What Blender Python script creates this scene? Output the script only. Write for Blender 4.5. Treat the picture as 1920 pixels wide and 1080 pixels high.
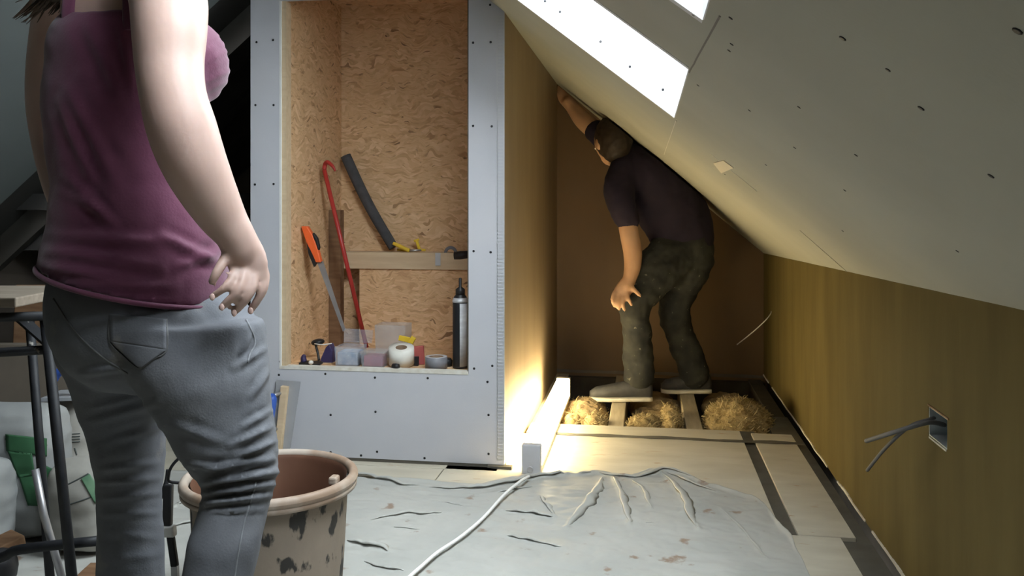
import bpy, bmesh, math, random
from mathutils import Vector, Matrix, noise
from mathutils.bvhtree import BVHTree

random.seed(7)
for o in list(bpy.data.objects):
    bpy.data.objects.remove(o)
SC = bpy.context.scene
COL = SC.collection

# ---------------------------------------------------------------- camera
F = 1600.0                      # focal length in pixels of a 1920 px wide frame
HC = 0.95                       # lens height above the floor
YAW = math.radians(8.88)        # camera turned to the left of the long room axis (+Y)
HORIZON = 385.0
RIGHT = Vector((math.cos(YAW), math.sin(YAW), 0))
FWD = Vector((-math.sin(YAW), math.cos(YAW), 0))
UP = Vector((0, 0, 1))
EYE = Vector((0, 0, HC))
cd = bpy.data.cameras.new('camera')
cam = bpy.data.objects.new('camera', cd)
COL.objects.link(cam)
cam.location = EYE
cam.rotation_euler = (math.radians(90), 0, YAW)
cd.sensor_width = 36.0
cd.lens = 36.0 * F / 1920.0
cd.shift_y = -(540.0 - HORIZON) / 1920.0
cd.clip_start = 0.05
SC.camera = cam

# ---------------------------------------------------------------- light of the sky, exposure
SC.view_settings.view_transform = 'Standard'
SC.view_settings.look = 'None'
SC.view_settings.gamma = 1.0
SC.view_settings.use_curve_mapping = False
SC.view_settings.exposure = 0.0
world = bpy.data.worlds.new('overcast_sky')
SC.world = world
world.use_nodes = True
bg = world.node_tree.nodes['Background']
bg.inputs[0].default_value = (0.93, 0.965, 1.0, 1)
bg.inputs[1].default_value = 33.0

TUBE_STRENGTH = 29.0

# ---------------------------------------------------------------- projection helpers (picture point -> point in the room)
def ray(x, y):
    return FWD + RIGHT * ((x - 960.0) / F) + UP * ((HORIZON - y) / F)
def C(x, y, d):                 # at distance d along the viewing axis
    return EYE + ray(x, y) * d
def onZ(x, y, z=0.0):
    r = ray(x, y); return EYE + r * ((z - HC) / r.z)
def onY(x, y, Y):
    r = ray(x, y); return EYE + r * (Y / r.y)
def onX(x, y, X):
    r = ray(x, y); return EYE + r * (X / r.x)

# ---------------------------------------------------------------- materials
MATS = {}
def mat(name, col, col2=None, rough=0.7, scale=6.0, stretch=(1, 1, 1), detail=5.0, ramp=(0.35, 0.65), bump=0.0, bscale=60.0,
        bstretch=(1, 1, 1), metal=0.0, emit=0.0, trans=0.0, spec=0.4, distort=0.0, col3=None, scale3=25.0, ramp3=(0.6, 0.68), sss=0.0, alpha=1.0, sheen=0.0):
    m = bpy.data.materials.new(name); m.use_nodes = True
    nt = m.node_tree; N = nt.nodes; L = nt.links
    b = N['Principled BSDF']
    b.inputs['Roughness'].default_value = rough
    b.inputs['Metallic'].default_value = metal
    b.inputs['Specular IOR Level'].default_value = spec
    b.inputs['Base Color'].default_value = (*col, 1)
    if trans: b.inputs['Transmission Weight'].default_value = trans
    if sss:
        b.inputs['Subsurface Weight'].default_value = sss
        b.inputs['Subsurface Radius'].default_value = (0.01, 0.004, 0.002)
    if alpha < 1: b.inputs['Alpha'].default_value = alpha
    if sheen: b.inputs['Sheen Weight'].default_value = sheen
    if emit:
        b.inputs['Emission Color'].default_value = (*col, 1)
        b.inputs['Emission Strength'].default_value = emit
    tc = N.new('ShaderNodeTexCoord')
    def mapped(st):
        mp = N.new('ShaderNodeMapping'); mp.inputs['Scale'].default_value = st
        L.new(tc.outputs['Object'], mp.inputs['Vector']); return mp.outputs['Vector']
    last = None
    if col2:
        n = N.new('ShaderNodeTexNoise'); n.inputs['Scale'].default_value = scale; n.inputs['Detail'].default_value = detail
        n.inputs['Distortion'].default_value = distort
        L.new(mapped(stretch), n.inputs['Vector'])
        r = N.new('ShaderNodeValToRGB')
        r.color_ramp.elements[0].position = ramp[0]; r.color_ramp.elements[0].color = (*col, 1)
        r.color_ramp.elements[1].position = ramp[1]; r.color_ramp.elements[1].color = (*col2, 1)
        L.new(n.outputs['Fac'], r.inputs['Fac']); last = r.outputs['Color']
    if col3:
        n = N.new('ShaderNodeTexNoise'); n.inputs['Scale'].default_value = scale3; n.inputs['Detail'].default_value = 6
        L.new(mapped(stretch), n.inputs['Vector'])
        r = N.new('ShaderNodeValToRGB')
        r.color_ramp.elements[0].position = ramp3[0]; r.color_ramp.elements[0].color = (0, 0, 0, 1)
        r.color_ramp.elements[1].position = ramp3[1]; r.color_ramp.elements[1].color = (1, 1, 1, 1)
        L.new(n.outputs['Fac'], r.inputs['Fac'])
        mx = N.new('ShaderNodeMix'); mx.data_type = 'RGBA'
        L.new(r.outputs['Color'], mx.inputs[0])
        if last: L.new(last, mx.inputs[6])
        else: mx.inputs[6].default_value = (*col, 1)
        mx.inputs[7].default_value = (*col3, 1); last = mx.outputs[2]
    if last: L.new(last, b.inputs['Base Color'])
    if bump:
        n = N.new('ShaderNodeTexNoise'); n.inputs['Scale'].default_value = bscale; n.inputs['Detail'].default_value = 6
        L.new(mapped(bstretch), n.inputs['Vector'])
        bp = N.new('ShaderNodeBump'); bp.inputs['Strength'].default_value = bump; bp.inputs['Distance'].default_value = 0.01
        L.new(n.outputs['Fac'], bp.inputs['Height']); L.new(bp.outputs['Normal'], b.inputs['Normal'])
    MATS[name] = m
    return m

def osb(name, tint=1.0):
    m = bpy.data.materials.new(name); m.use_nodes = True
    nt = m.node_tree; N = nt.nodes; L = nt.links; b = N['Principled BSDF']
    b.inputs['Roughness'].default_value = 0.65; b.inputs['Specular IOR Level'].default_value = 0.25
    tc = N.new('ShaderNodeTexCoord')
    def layer(rot, st, sc, stops):
        mp = N.new('ShaderNodeMapping'); mp.inputs['Rotation'].default_value = rot; mp.inputs['Scale'].default_value = st
        wn = N.new('ShaderNodeTexNoise'); wn.inputs['Scale'].default_value = 9; wn.inputs['Detail'].default_value = 2
        L.new(tc.outputs['Object'], wn.inputs['Vector'])
        ad = N.new('ShaderNodeMix'); ad.data_type = 'RGBA'; ad.blend_type = 'LINEAR_LIGHT'; ad.inputs[0].default_value = 0.06
        L.new(tc.outputs['Object'], ad.inputs[6]); L.new(wn.outputs['Color'], ad.inputs[7])
        L.new(ad.outputs[2], mp.inputs['Vector'])
        v = N.new('ShaderNodeTexVoronoi'); v.inputs['Scale'].default_value = sc
        L.new(mp.outputs['Vector'], v.inputs['Vector'])
        r = N.new('ShaderNodeValToRGB'); els = r.color_ramp.elements
        while len(els) < len(stops): els.new(0.5)
        for e, (p, c) in zip(els, stops): e.position = p; e.color = (c[0] * tint * .96, c[1] * tint, c[2] * tint * 1.18, 1)
        L.new(v.outputs['Color'], r.inputs['Fac']); return r.outputs['Color'], v
    s1 = [(0.0, (0.10, 0.045, 0.02)), (0.16, (0.40, 0.23, 0.10)), (0.5, (0.54, 0.34, 0.16)), (0.8, (0.62, 0.42, 0.22)), (1.0, (0.45, 0.25, 0.10))]
    s2 = [(0.0, (0.05, 0.022, 0.012)), (0.15, (0.46, 0.27, 0.12)), (0.55, (0.57, 0.37, 0.18)), (1.0, (0.50, 0.31, 0.14))]
    c1, v1 = layer((0.2, 0.3, 0.35), (0.8, 0.8, 3.2), 32, s1)
    c2, v2 = layer((-0.2, 0.5, -0.3), (1.0, 1.0, 4.5), 44, s2)
    n = N.new('ShaderNodeTexNoise'); n.inputs['Scale'].default_value = 14; n.inputs['Detail'].default_value = 3
    L.new(tc.outputs['Object'], n.inputs['Vector'])
    r = N.new('ShaderNodeValToRGB'); r.color_ramp.elements[0].position = 0.45; r.color_ramp.elements[1].position = 0.55
    L.new(n.outputs['Fac'], r.inputs['Fac'])
    mx = N.new('ShaderNodeMix'); mx.data_type = 'RGBA'
    L.new(r.outputs['Color'], mx.inputs[0]); L.new(c1, mx.inputs[6]); L.new(c2, mx.inputs[7]); L.new(mx.outputs[2], b.inputs['Base Color'])
    bp = N.new('ShaderNodeBump'); bp.inputs['Strength'].default_value = 0.25; bp.inputs['Distance'].default_value = 0.004
    L.new(v2.outputs['Distance'], bp.inputs['Height']); L.new(bp.outputs['Normal'], b.inputs['Normal'])
    MATS[name] = m; return m

osb('osb', 1.35)
mat('plasterboard', (0.50, 0.51, 0.55), (0.55, 0.55, 0.58), rough=0.85, scale=3, bump=0.04, bscale=200)
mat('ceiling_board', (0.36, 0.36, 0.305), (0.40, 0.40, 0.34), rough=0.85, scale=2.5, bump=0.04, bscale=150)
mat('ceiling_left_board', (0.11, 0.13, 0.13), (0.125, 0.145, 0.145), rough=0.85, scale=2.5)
mat('reveal_board', (0.66, 0.67, 0.69), (0.70, 0.70, 0.71), rough=0.8, scale=4)
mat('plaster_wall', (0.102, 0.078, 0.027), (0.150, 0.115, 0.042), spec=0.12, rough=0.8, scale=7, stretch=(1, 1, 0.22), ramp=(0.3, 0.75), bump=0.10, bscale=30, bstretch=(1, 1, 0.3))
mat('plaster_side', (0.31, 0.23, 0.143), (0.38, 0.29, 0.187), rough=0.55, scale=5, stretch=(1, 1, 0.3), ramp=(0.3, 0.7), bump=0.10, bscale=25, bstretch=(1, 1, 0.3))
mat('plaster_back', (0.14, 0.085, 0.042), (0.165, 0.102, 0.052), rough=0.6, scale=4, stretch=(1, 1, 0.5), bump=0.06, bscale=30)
mat('raw_edge', (0.72, 0.70, 0.64), (0.60, 0.56, 0.48), rough=0.9, scale=30)
mat('pine', (0.56, 0.42, 0.27), (0.64, 0.50, 0.33), rough=0.65, scale=6, stretch=(1, 8, 8), bump=0.05)
mat('pale_board', (0.47, 0.43, 0.34), (0.57, 0.53, 0.43), rough=0.7, scale=5, stretch=(1, 3, 1), ramp=(0.3, 0.7), col3=(0.42, 0.30, 0.19), scale3=9, ramp3=(0.66, 0.73), bump=0.06, bscale=40)
mat('joist', (0.40, 0.33, 0.22), (0.50, 0.43, 0.30), rough=0.75, scale=10, stretch=(6, 0.6, 6), bump=0.06)
mat('subfloor', (0.035, 0.028, 0.02), (0.06, 0.05, 0.035), rough=0.9, scale=8)
mat('dark_strip', (0.085, 0.078, 0.062), (0.115, 0.105, 0.085), rough=0.85, scale=12)
mat('sheet', (0.38, 0.385, 0.36), (0.47, 0.465, 0.43), rough=0.5, scale=4, ramp=(0.3, 0.7), col3=(0.27, 0.20, 0.15), scale3=11, ramp3=(0.64, 0.69), bump=0.25, bscale=16, bstretch=(0.6, 1.6, 1))
mat('shade_timber', (0.006, 0.006, 0.005), (0.010, 0.009, 0.008), rough=0.9, scale=6)  # purlin timber near black, its shade is put into the colour
mat('membrane', (0.016, 0.016, 0.014), (0.024, 0.022, 0.019), rough=0.8, scale=5)
mat('rafter', (0.010, 0.009, 0.006), (0.016, 0.014, 0.010), rough=0.8, scale=8, stretch=(1, 6, 1))
mat('shade_wall', (0.050, 0.040, 0.030), (0.035, 0.028, 0.022), rough=0.9, scale=5)  # walls darkened in colour for shade and to hold back bounce light
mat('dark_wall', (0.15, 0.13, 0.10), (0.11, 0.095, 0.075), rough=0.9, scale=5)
mat('screw', (0.018, 0.018, 0.02), rough=0.5, metal=0.3)
mat('steel', (0.48, 0.48, 0.50), (0.40, 0.40, 0.42), rough=0.4, metal=0.7, scale=20)
mat('zinc', (0.55, 0.56, 0.58), rough=0.5, metal=0.4)
mat('white_paint', (0.82, 0.82, 0.80), (0.76, 0.75, 0.72), rough=0.45, scale=14)
mat('grey_cap', (0.50, 0.51, 0.54), (0.56, 0.57, 0.60), rough=0.5, scale=10)
mat('tube_glow', (1.0, 0.82, 0.46), rough=0.4, emit=TUBE_STRENGTH)
def thin_glass(name):
    m = bpy.data.materials.new(name); m.use_nodes = True; nt = m.node_tree; nt.nodes.clear()
    o = nt.nodes.new('ShaderNodeOutputMaterial'); t = nt.nodes.new('ShaderNodeBsdfTransparent'); g = nt.nodes.new('ShaderNodeBsdfGlossy'); x = nt.nodes.new('ShaderNodeMixShader')
    t.inputs[0].default_value = (0.93, 0.96, 0.97, 1); g.inputs['Roughness'].default_value = 0.02; x.inputs[0].default_value = 0.06
    nt.links.new(t.outputs[0], x.inputs[1]); nt.links.new(g.outputs[0], x.inputs[2]); nt.links.new(x.outputs[0], o.inputs[0]); MATS[name] = m
thin_glass('glass')
mat('skin', (0.42, 0.285, 0.24), (0.47, 0.325, 0.275), rough=0.5, scale=9, sss=0.12, bump=0.02, bscale=120)
mat('skin_man', (0.50, 0.29, 0.17), (0.56, 0.34, 0.21), rough=0.5, scale=9, sss=0.05)
mat('tank', (0.088, 0.019, 0.046), (0.112, 0.027, 0.060), rough=0.85, scale=10, bump=0.08, bscale=240, sheen=0.2)
mat('jeans', (0.095, 0.101, 0.116), (0.135, 0.139, 0.150), rough=0.9, scale=5, ramp=(0.3, 0.7), bump=0.12, bscale=300, col3=(0.22, 0.20, 0.18), scale3=7, ramp3=(0.62, 0.75))
mat('jeans_seam', (0.20, 0.21, 0.225), (0.15, 0.155, 0.165), rough=0.9, scale=60)
mat('stitch_dark', (0.10, 0.10, 0.10), rough=0.9)
mat('hair', (0.035, 0.022, 0.014), (0.07, 0.042, 0.025), rough=0.5, scale=40, stretch=(4, 4, 0.5))
mat('hair_man', (0.022, 0.014, 0.009), (0.04, 0.026, 0.017), rough=0.6, scale=40)
mat('shoe_dark', (0.05, 0.05, 0.055), (0.08, 0.08, 0.08), rough=0.7, scale=20)
mat('sole', (0.72, 0.68, 0.58), (0.60, 0.56, 0.46), rough=0.7, scale=20)
mat('tee', (0.013, 0.009, 0.022), (0.018, 0.012, 0.028), rough=0.9, scale=8)
mat('work_trousers', (0.016, 0.017, 0.018), (0.045, 0.046, 0.040), rough=0.9, scale=9, col3=(0.26, 0.25, 0.20), scale3=36, ramp3=(0.67, 0.74))
mat('wool', (0.27, 0.195, 0.085), (0.42, 0.32, 0.16), rough=0.95, scale=20, bump=0.8, bscale=50, col3=(0.20, 0.14, 0.06), scale3=30, ramp3=(0.55, 0.65))
mat('wool_fibre', (0.44, 0.35, 0.18), (0.30, 0.22, 0.10), rough=0.9, scale=30)
mat('wool_brown', (0.26, 0.18, 0.09), (0.34, 0.25, 0.13), rough=0.95, scale=20, bump=0.7, bscale=50)
mat('bin_wall', (0.22, 0.18, 0.14), (0.28, 0.225, 0.175), rough=0.75, scale=6, stretch=(1, 1, 0.5), col3=(0.035, 0.032, 0.028), scale3=30, ramp3=(0.555, 0.61), bump=0.15, bscale=40)
mat('bin_rim', (0.26, 0.18, 0.125), (0.42, 0.355, 0.295), rough=0.55, scale=9, ramp=(0.4, 0.6), bump=0.06)
mat('bin_inside', (0.105, 0.046, 0.026), (0.14, 0.066, 0.038), rough=0.6, scale=8, col3=(0.50, 0.42, 0.34), scale3=24, ramp3=(0.70, 0.76))
mat('black_plastic', (0.016, 0.016, 0.018), rough=0.45)
mat('black_paint', (0.008, 0.009, 0.012), (0.018, 0.019, 0.022), rough=0.6, scale=30, col3=(0.30, 0.28, 0.25), scale3=30, ramp3=(0.70, 0.75))
mat('white_flex', (0.88, 0.87, 0.84), rough=0.5)
mat('grey_flex', (0.13, 0.13, 0.13), rough=0.6)
mat('scaffold', (0.19, 0.155, 0.115), (0.25, 0.21, 0.165), rough=0.8, scale=7, stretch=(0.7, 8, 8), bump=0.08)
mat('bag_white', (0.24, 0.25, 0.25), (0.31, 0.315, 0.305), rough=0.7, scale=7, bump=0.2, bscale=14)
mat('bag_cream', (0.29, 0.28, 0.25), (0.35, 0.335, 0.30), rough=0.7, scale=7, bump=0.2, bscale=14)
mat('print_green', (0.022, 0.085, 0.035), (0.03, 0.105, 0.045), rough=0.65, scale=20)
mat('print_pale_green', (0.09, 0.19, 0.11), (0.14, 0.25, 0.15), rough=0.65, scale=40)
mat('print_dark', (0.06, 0.07, 0.065), rough=0.7)
mat('card_brown', (0.13, 0.11, 0.085), (0.17, 0.14, 0.11), rough=0.85, scale=6)
mat('rust_wood', (0.15, 0.078, 0.038), (0.22, 0.125, 0.065), rough=0.8, scale=9, stretch=(1, 6, 6))
mat('blue_grip', (0.035, 0.10, 0.42), (0.05, 0.13, 0.50), rough=0.45, scale=12)
mat('alu', (0.42, 0.43, 0.45), (0.36, 0.37, 0.39), rough=0.5, metal=0.25, scale=10)
mat('red_paint', (0.36, 0.025, 0.022), (0.42, 0.04, 0.03), rough=0.4, scale=15)
mat('orange_grip', (0.82, 0.13, 0.03), rough=0.45)
mat('yellow_plastic', (0.80, 0.55, 0.04), (0.70, 0.47, 0.04), rough=0.45, scale=15)
mat('foam_pipe', (0.060, 0.062, 0.066), (0.085, 0.086, 0.09), rough=0.95, scale=30, bump=0.2, bscale=80)
mat('clear_plastic', (0.62, 0.66, 0.72), (0.50, 0.56, 0.66), rough=0.25, scale=25, alpha=0.22)
mat('clear_dirty', (0.62, 0.58, 0.56), (0.70, 0.66, 0.62), rough=0.35, scale=14, alpha=0.28)
mat('blue_contents', (0.30, 0.38, 0.52), (0.55, 0.60, 0.68), rough=0.6, scale=40)
mat('pink_contents', (0.48, 0.12, 0.16), (0.40, 0.09, 0.12), rough=0.5, scale=20)
mat('tape_white', (0.78, 0.76, 0.70), (0.72, 0.70, 0.63), rough=0.55, scale=30)
mat('card_core', (0.20, 0.13, 0.08), rough=0.8)
mat('tape_grey', (0.17, 0.17, 0.19), (0.21, 0.21, 0.23), rough=0.5, scale=20)
mat('foil_edge', (0.66, 0.67, 0.70), rough=0.4, metal=0.3)
mat('navy_plastic', (0.035, 0.025, 0.085), (0.05, 0.04, 0.11), rough=0.5, scale=10)
mat('red_brick_toy', (0.36, 0.07, 0.05), (0.28, 0.05, 0.05), rough=0.6, scale=10)
mat('white_label', (0.62, 0.63, 0.64), (0.50, 0.50, 0.52), rough=0.6, scale=18, stretch=(1, 1, 4))
mat('masking', (0.66, 0.60, 0.46), rough=0.7)
mat('joint_line', (0.20, 0.19, 0.17), rough=0.9)
mat('scrim', (0.60, 0.59, 0.54), rough=0.9)
mat('box_metal', (0.34, 0.38, 0.40), (0.40, 0.44, 0.46), rough=0.45, metal=0.3, scale=20)
mat('eye_white', (0.8, 0.78, 0.75), rough=0.3)
mat('nail', (0.58, 0.40, 0.35), rough=0.3)
mat('lip', (0.45, 0.20, 0.18), rough=0.5)
M = MATS

# ---------------------------------------------------------------- mesh helpers
class MB:
    def __init__(s): s.v = []; s.f = []; s.smooth = set()
    def add(s, vs, fs, smooth=False):
        k = len(s.v); s.v += [Vector(p) for p in vs]
        for f in fs:
            if smooth: s.smooth.add(len(s.f))
            s.f.append(tuple(i + k for i in f))
        return s
    def box(s, x0, x1, y0, y1, z0, z1):
        return s.hexa([(x0, y0, z0), (x1, y0, z0), (x1, y1, z0), (x0, y1, z0), (x0, y0, z1), (x1, y0, z1), (x1, y1, z1), (x0, y1, z1)])
    def hexa(s, p):
        return s.add(p, [(3, 2, 1, 0), (4, 5, 6, 7), (0, 1, 5, 4), (1, 2, 6, 5), (2, 3, 7, 6), (3, 0, 4, 7)])
    def bar(s, a, b, w, h, side=None):
        a = Vector(a); b = Vector(b); t = (b - a).normalized()
        side = Vector(side) if side else (t.cross(UP) if abs(t.z) < 0.95 else Vector((1, 0, 0)))
        n = (side - t * side.dot(t)).normalized() * (w / 2); m = t.cross(n).normalized() * (h / 2)
        return s.hexa([a - n - m, a + n - m, a + n + m, a - n + m, b - n - m, b + n - m, b + n + m, b - n + m])
    def loft(s, secs, seg=24, cap=True):
        # secs: (centre, half axis 1, half axis 2[, exponent])
        k = len(s.v)
        for sec in secs:
            c, u, w = sec[:3]; e = sec[3] if len(sec) > 3 else 2.0
            for i in range(seg):
                t = 2 * math.pi * i / seg; co, si = math.cos(t), math.sin(t)
                p = 2.0 / e
                s.v.append(c + u * math.copysign(abs(co) ** p, co) + w * math.copysign(abs(si) ** p, si))
        for j in range(len(secs) - 1):
            for i in range(seg):
                i2 = (i + 1) % seg; s.smooth.add(len(s.f))
                s.f.append((k + j * seg + i, k + j * seg + i2, k + (j + 1) * seg + i2, k + (j + 1) * seg + i))
        if cap:
            s.f.append(tuple(k + i for i in reversed(range(seg))))
            s.f.append(tuple(k + (len(secs) - 1) * seg + i for i in range(seg)))
        return s
    def tube(s, pts, r, seg=10, smooth_path=0, cap=True, ref=None, flat=1.0):
        pts = [Vector(p) for p in pts]
        rs = list(r) if hasattr(r, '__len__') else [r] * len(pts)
        if smooth_path: pts, rs = spline(pts, rs, smooth_path)
        secs = []; n = None
        for i, p in enumerate(pts):
            t = (pts[min(i + 1, len(pts) - 1)] - pts[max(i - 1, 0)]).normalized()
            if n is None:
                q = Vector(ref) if ref else (UP if abs(t.z) < 0.9 else Vector((1, 0, 0)))
                n = (q - t * q.dot(t)).normalized()
            else:
                n = (n - t * n.dot(t)).normalized()
            secs.append((p, n * rs[i], t.cross(n) * rs[i] * flat))
        return s.loft(secs, seg, cap)
    def lathe(s, prof, c, seg=40, axis=None):
        c = Vector(c); ax = Vector(axis).normalized() if axis else UP
        q = Vector((1, 0, 0)) if abs(ax.x) < 0.9 else Vector((0, 1, 0))
        u = (q - ax * q.dot(ax)).normalized(); w = ax.cross(u)
        secs = [(c + ax * z, u * max(r, 1e-4), w * max(r, 1e-4)) for r, z in prof]
        return s.loft(secs, seg, True)
    def ellipsoid(s, c, a, b, d, seg=20, rings=12):
        c = Vector(c); secs = []
        for j in range(rings + 1):
            t = -math.pi / 2 + math.pi * j / rings
            r = max(math.cos(t), 0.02)
            secs.append((c + Vector(d) * math.sin(t), Vector(a) * r, Vector(b) * r))
        return s.loft(secs, seg, True)
    def mesh(s, name, off=Vector((0, 0, 0))):
        me = bpy.data.meshes.new(name)
        me.from_pydata([tuple(v - off) for v in s.v], [], s.f)
        for i in s.smooth: me.polygons[i].use_smooth = True
        bm = bmesh.new(); bm.from_mesh(me)
        bmesh.ops.recalc_face_normals(bm, faces=bm.faces); bm.to_mesh(me); bm.free()
        return me
    def build(s, name, m, parent=None, origin=None, bevel=0.0):
        off = Vector(origin) if origin is not None else (parent_loc(parent) if parent else base_of(s.v))
        me = s.mesh(name, off)
        return link(name, me, m, parent, off, bevel)

def parent_loc(p):
    v = Vector(p.location); q = p.parent
    while q: v += q.location; q = q.parent
    return v
def base_of(vs):
    xs = [v.x for v in vs]; ys = [v.y for v in vs]; zs = [v.z for v in vs]
    return Vector(((min(xs) + max(xs)) / 2, (min(ys) + max(ys)) / 2, min(zs)))
def link(name, me, m, parent, off, bevel=0.0):
    o = bpy.data.objects.new(name, me); COL.objects.link(o)
    if m: me.materials.clear(); me.materials.append(M[m] if isinstance(m, str) else m)
    if parent: o.parent = parent; o.location = (0, 0, 0) if off == parent_loc(parent) else off - parent_loc(parent)
    else: o.location = off
    if bevel:
        bv = o.modifiers.new('bevel', 'BEVEL'); bv.width = bevel; bv.segments = 2; bv.limit_method = 'ANGLE'; bv.angle_limit = math.radians(40)
    return o
def spline(pts, rs, n):
    out, ro = [], []
    N = len(pts)
    for i in range(N - 1):
        p0, p1, p2, p3 = pts[max(i - 1, 0)], pts[i], pts[i + 1], pts[min(i + 2, N - 1)]
        r0, r1, r2, r3 = rs[max(i - 1, 0)], rs[i], rs[i + 1], rs[min(i + 2, N - 1)]
        for k in range(n):
            t = k / n
            f = lambda a, b, c, d: 0.5 * ((2 * b) + (c - a) * t + (2 * a - 5 * b + 4 * c - d) * t * t + (3 * b - a - 3 * c + d) * t ** 3)
            out.append(f(p0, p1, p2, p3)); ro.append(f(r0, r1, r2, r3))
    out.append(pts[-1]); ro.append(rs[-1])
    return out, ro
def thing(name, label, cat, loc, group=None):
    o = bpy.data.objects.new(name, None); COL.objects.link(o); o.location = loc
    o.empty_display_size = 0.05
    return tag(o, label, cat, group)
def tag(o, label=None, cat=None, group=None, kind=None):
    if label: o['label'] = label
    if cat: o['category'] = cat
    if group: o['group'] = group
    if kind: o['kind'] = kind
    return o
def structure(o, label=None):
    o['kind'] = 'structure'
    if label: o['label'] = label
    return o
def remesh(mb, voxel, smooth=4, factor=0.5):
    me = mb.mesh('tmp'); ob = bpy.data.objects.new('tmp', me); COL.objects.link(ob)
    r = ob.modifiers.new('r', 'REMESH'); r.mode = 'VOXEL'; r.voxel_size = voxel
    if smooth:
        sm = ob.modifiers.new('s', 'SMOOTH'); sm.iterations = smooth; sm.factor = factor
    bpy.context.view_layer.update()
    dg = bpy.context.evaluated_depsgraph_get()
    out = bpy.data.meshes.new_from_object(ob.evaluated_get(dg), depsgraph=dg)
    bpy.data.objects.remove(ob); bpy.data.meshes.remove(me)
    for p in out.polygons: p.use_smooth = True
    return out
def displace(me, fn):
    me.update()
    ns = [v.normal.copy() for v in me.vertices]
    for v, n in zip(me.vertices, ns):
        v.co += n * fn(v.co, n)
    me.update()
def place(me, name, m, parent):
    off = parent_loc(parent)
    for v in me.vertices: v.co -= off
    me.name = name
    return link(name, me, m, parent, off)
def bvh_world(me):
    return BVHTree.FromPolygons([v.co.copy() for v in me.vertices], [tuple(p.vertices) for p in me.polygons])
def nz(p, s=1.0): return noise.noise(Vector(p) * s)

# ================================================================ THE ROOM
XW = 0.651           # knee wall on the right
XB = -0.504          # right flank of the boxed-in cupboard
YF = 3.042           # front of the cupboard
YB = 4.91            # gable wall at the back
XR = -1.10           # ridge
XL = -2.85           # knee wall on the left
YN = -1.6            # wall behind the camera
def zk(Y): return 0.683 + (YB - Y) * 0.0255
def zc(X, Y):
    k = zk(Y); s = (1.65 - k) / (XW - XB)
    if X >= XR: return k + s * (XW - X)
    top = k + s * (XW - XR)
    return top - 0.835 * (XR - X)
def on_ceiling(x, y):
    r = ray(x, y); t = 1.0; lo, hi = 0.3, 6.0
    for _ in range(60):
        t = (lo + hi) / 2; p = EYE + r * t
        if p.z < zc(p.x, p.y): lo = t
        else: hi = t
    return EYE + r * lo
def ceil_normal():      # pointing into the room, right slope
    s = 0.80; return Vector((-s, 0, -1)).normalized()

# ---- floor
YD = 3.70            # edge of the boarded floor, open joists beyond
b = MB().box(XL, XW + 0.12, YN, YB + 0.05, -0.26, -0.2)
floor = structure(b.build('floor', 'subfloor', origin=(0, 0, -0.26)), 'dark void below the opened-up floor')
def fpart(name, m, boxes, bevel=0.0):
    q = MB()
    for bx in boxes: q.box(*bx)
    return q.build(name, m, floor, bevel=bevel)
GAPX0, GAPX1 = 0.392, 0.436
YS = 3.53
for x0, x1, y0, y1 in [(XL, -1.52, YN, 1.2), (XL, -1.52, 1.204, YB), (-1.518, -0.72, YN, 0.9), (-1.518, -0.72, 0.904, 3.0), (-0.716, GAPX0, YN, 0.8), (-0.716, GAPX0, 0.803, YS - 0.006),
                       (GAPX1, 0.595, 2.56, YS - 0.006), (GAPX0 + 0.004, 0.552, YN, 2.556), (-1.52, XB - 0.02, 3.004, YB)]:
    fpart('floor_board', 'pale_board', [(x0, x1, y0, y1, -0.02, 0.0)], 0.002)
fpart('floor_board', 'pale_board', [(XB + 0.01, GAPX0, YS + 0.012, YD, -0.02, 0.0)], 0.002)
fpart('floor_board', 'pale_board', [(GAPX1, 0.60, YS + 0.012, YD - 0.02, -0.02, -0.002)], 0.002)
# dark strips set in the floor gaps, standing in for the shaded void
fpart('gap_strip', 'dark_strip', [(GAPX0 - 0.02, GAPX1 + 0.02, 2.55, 3.73, -0.028, -0.009)])
fpart('gap_strip', 'dark_strip', [(0.53, XW - 0.015, YN, 4.02, -0.03, -0.012)])
q = MB(); prev = None
for i in range(61):          # wavy dark strip over the cross joint, paints the shade of its gap
    x = XB + 0.10 + (0.62 - XB - 0.10) * i / 60
    c0 = YS + .003 + .010 * nz((x * 5, 1, 0)); hw = .016 + .010 * nz((x * 9, 5, 0)) + .004 * nz((x * 30, 5, 0))
    cur = [Vector((x, c0 - hw, .0004)), Vector((x, c0 + hw, .0004)), Vector((x, c0 + hw, .003)), Vector((x, c0 - hw, .003))]
    if prev: q.hexa(prev + cur)
    prev = cur
q.build('gap_strip', 'dark_strip', floor)
for jx in (-0.47, -0.128, 0.212, 0.60):
    fpart('joist', 'joist' if jx < .5 else 'subfloor', [(jx - 0.035, jx + 0.035, YD - 0.5, YB, -0.19, -0.021)], 0.003)  # last joist takes the dark subfloor colour to read as shade
fpart('wall_plate', 'subfloor', [(XB, XW, YB - 0.05, YB, -0.2, -0.03)])

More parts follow.
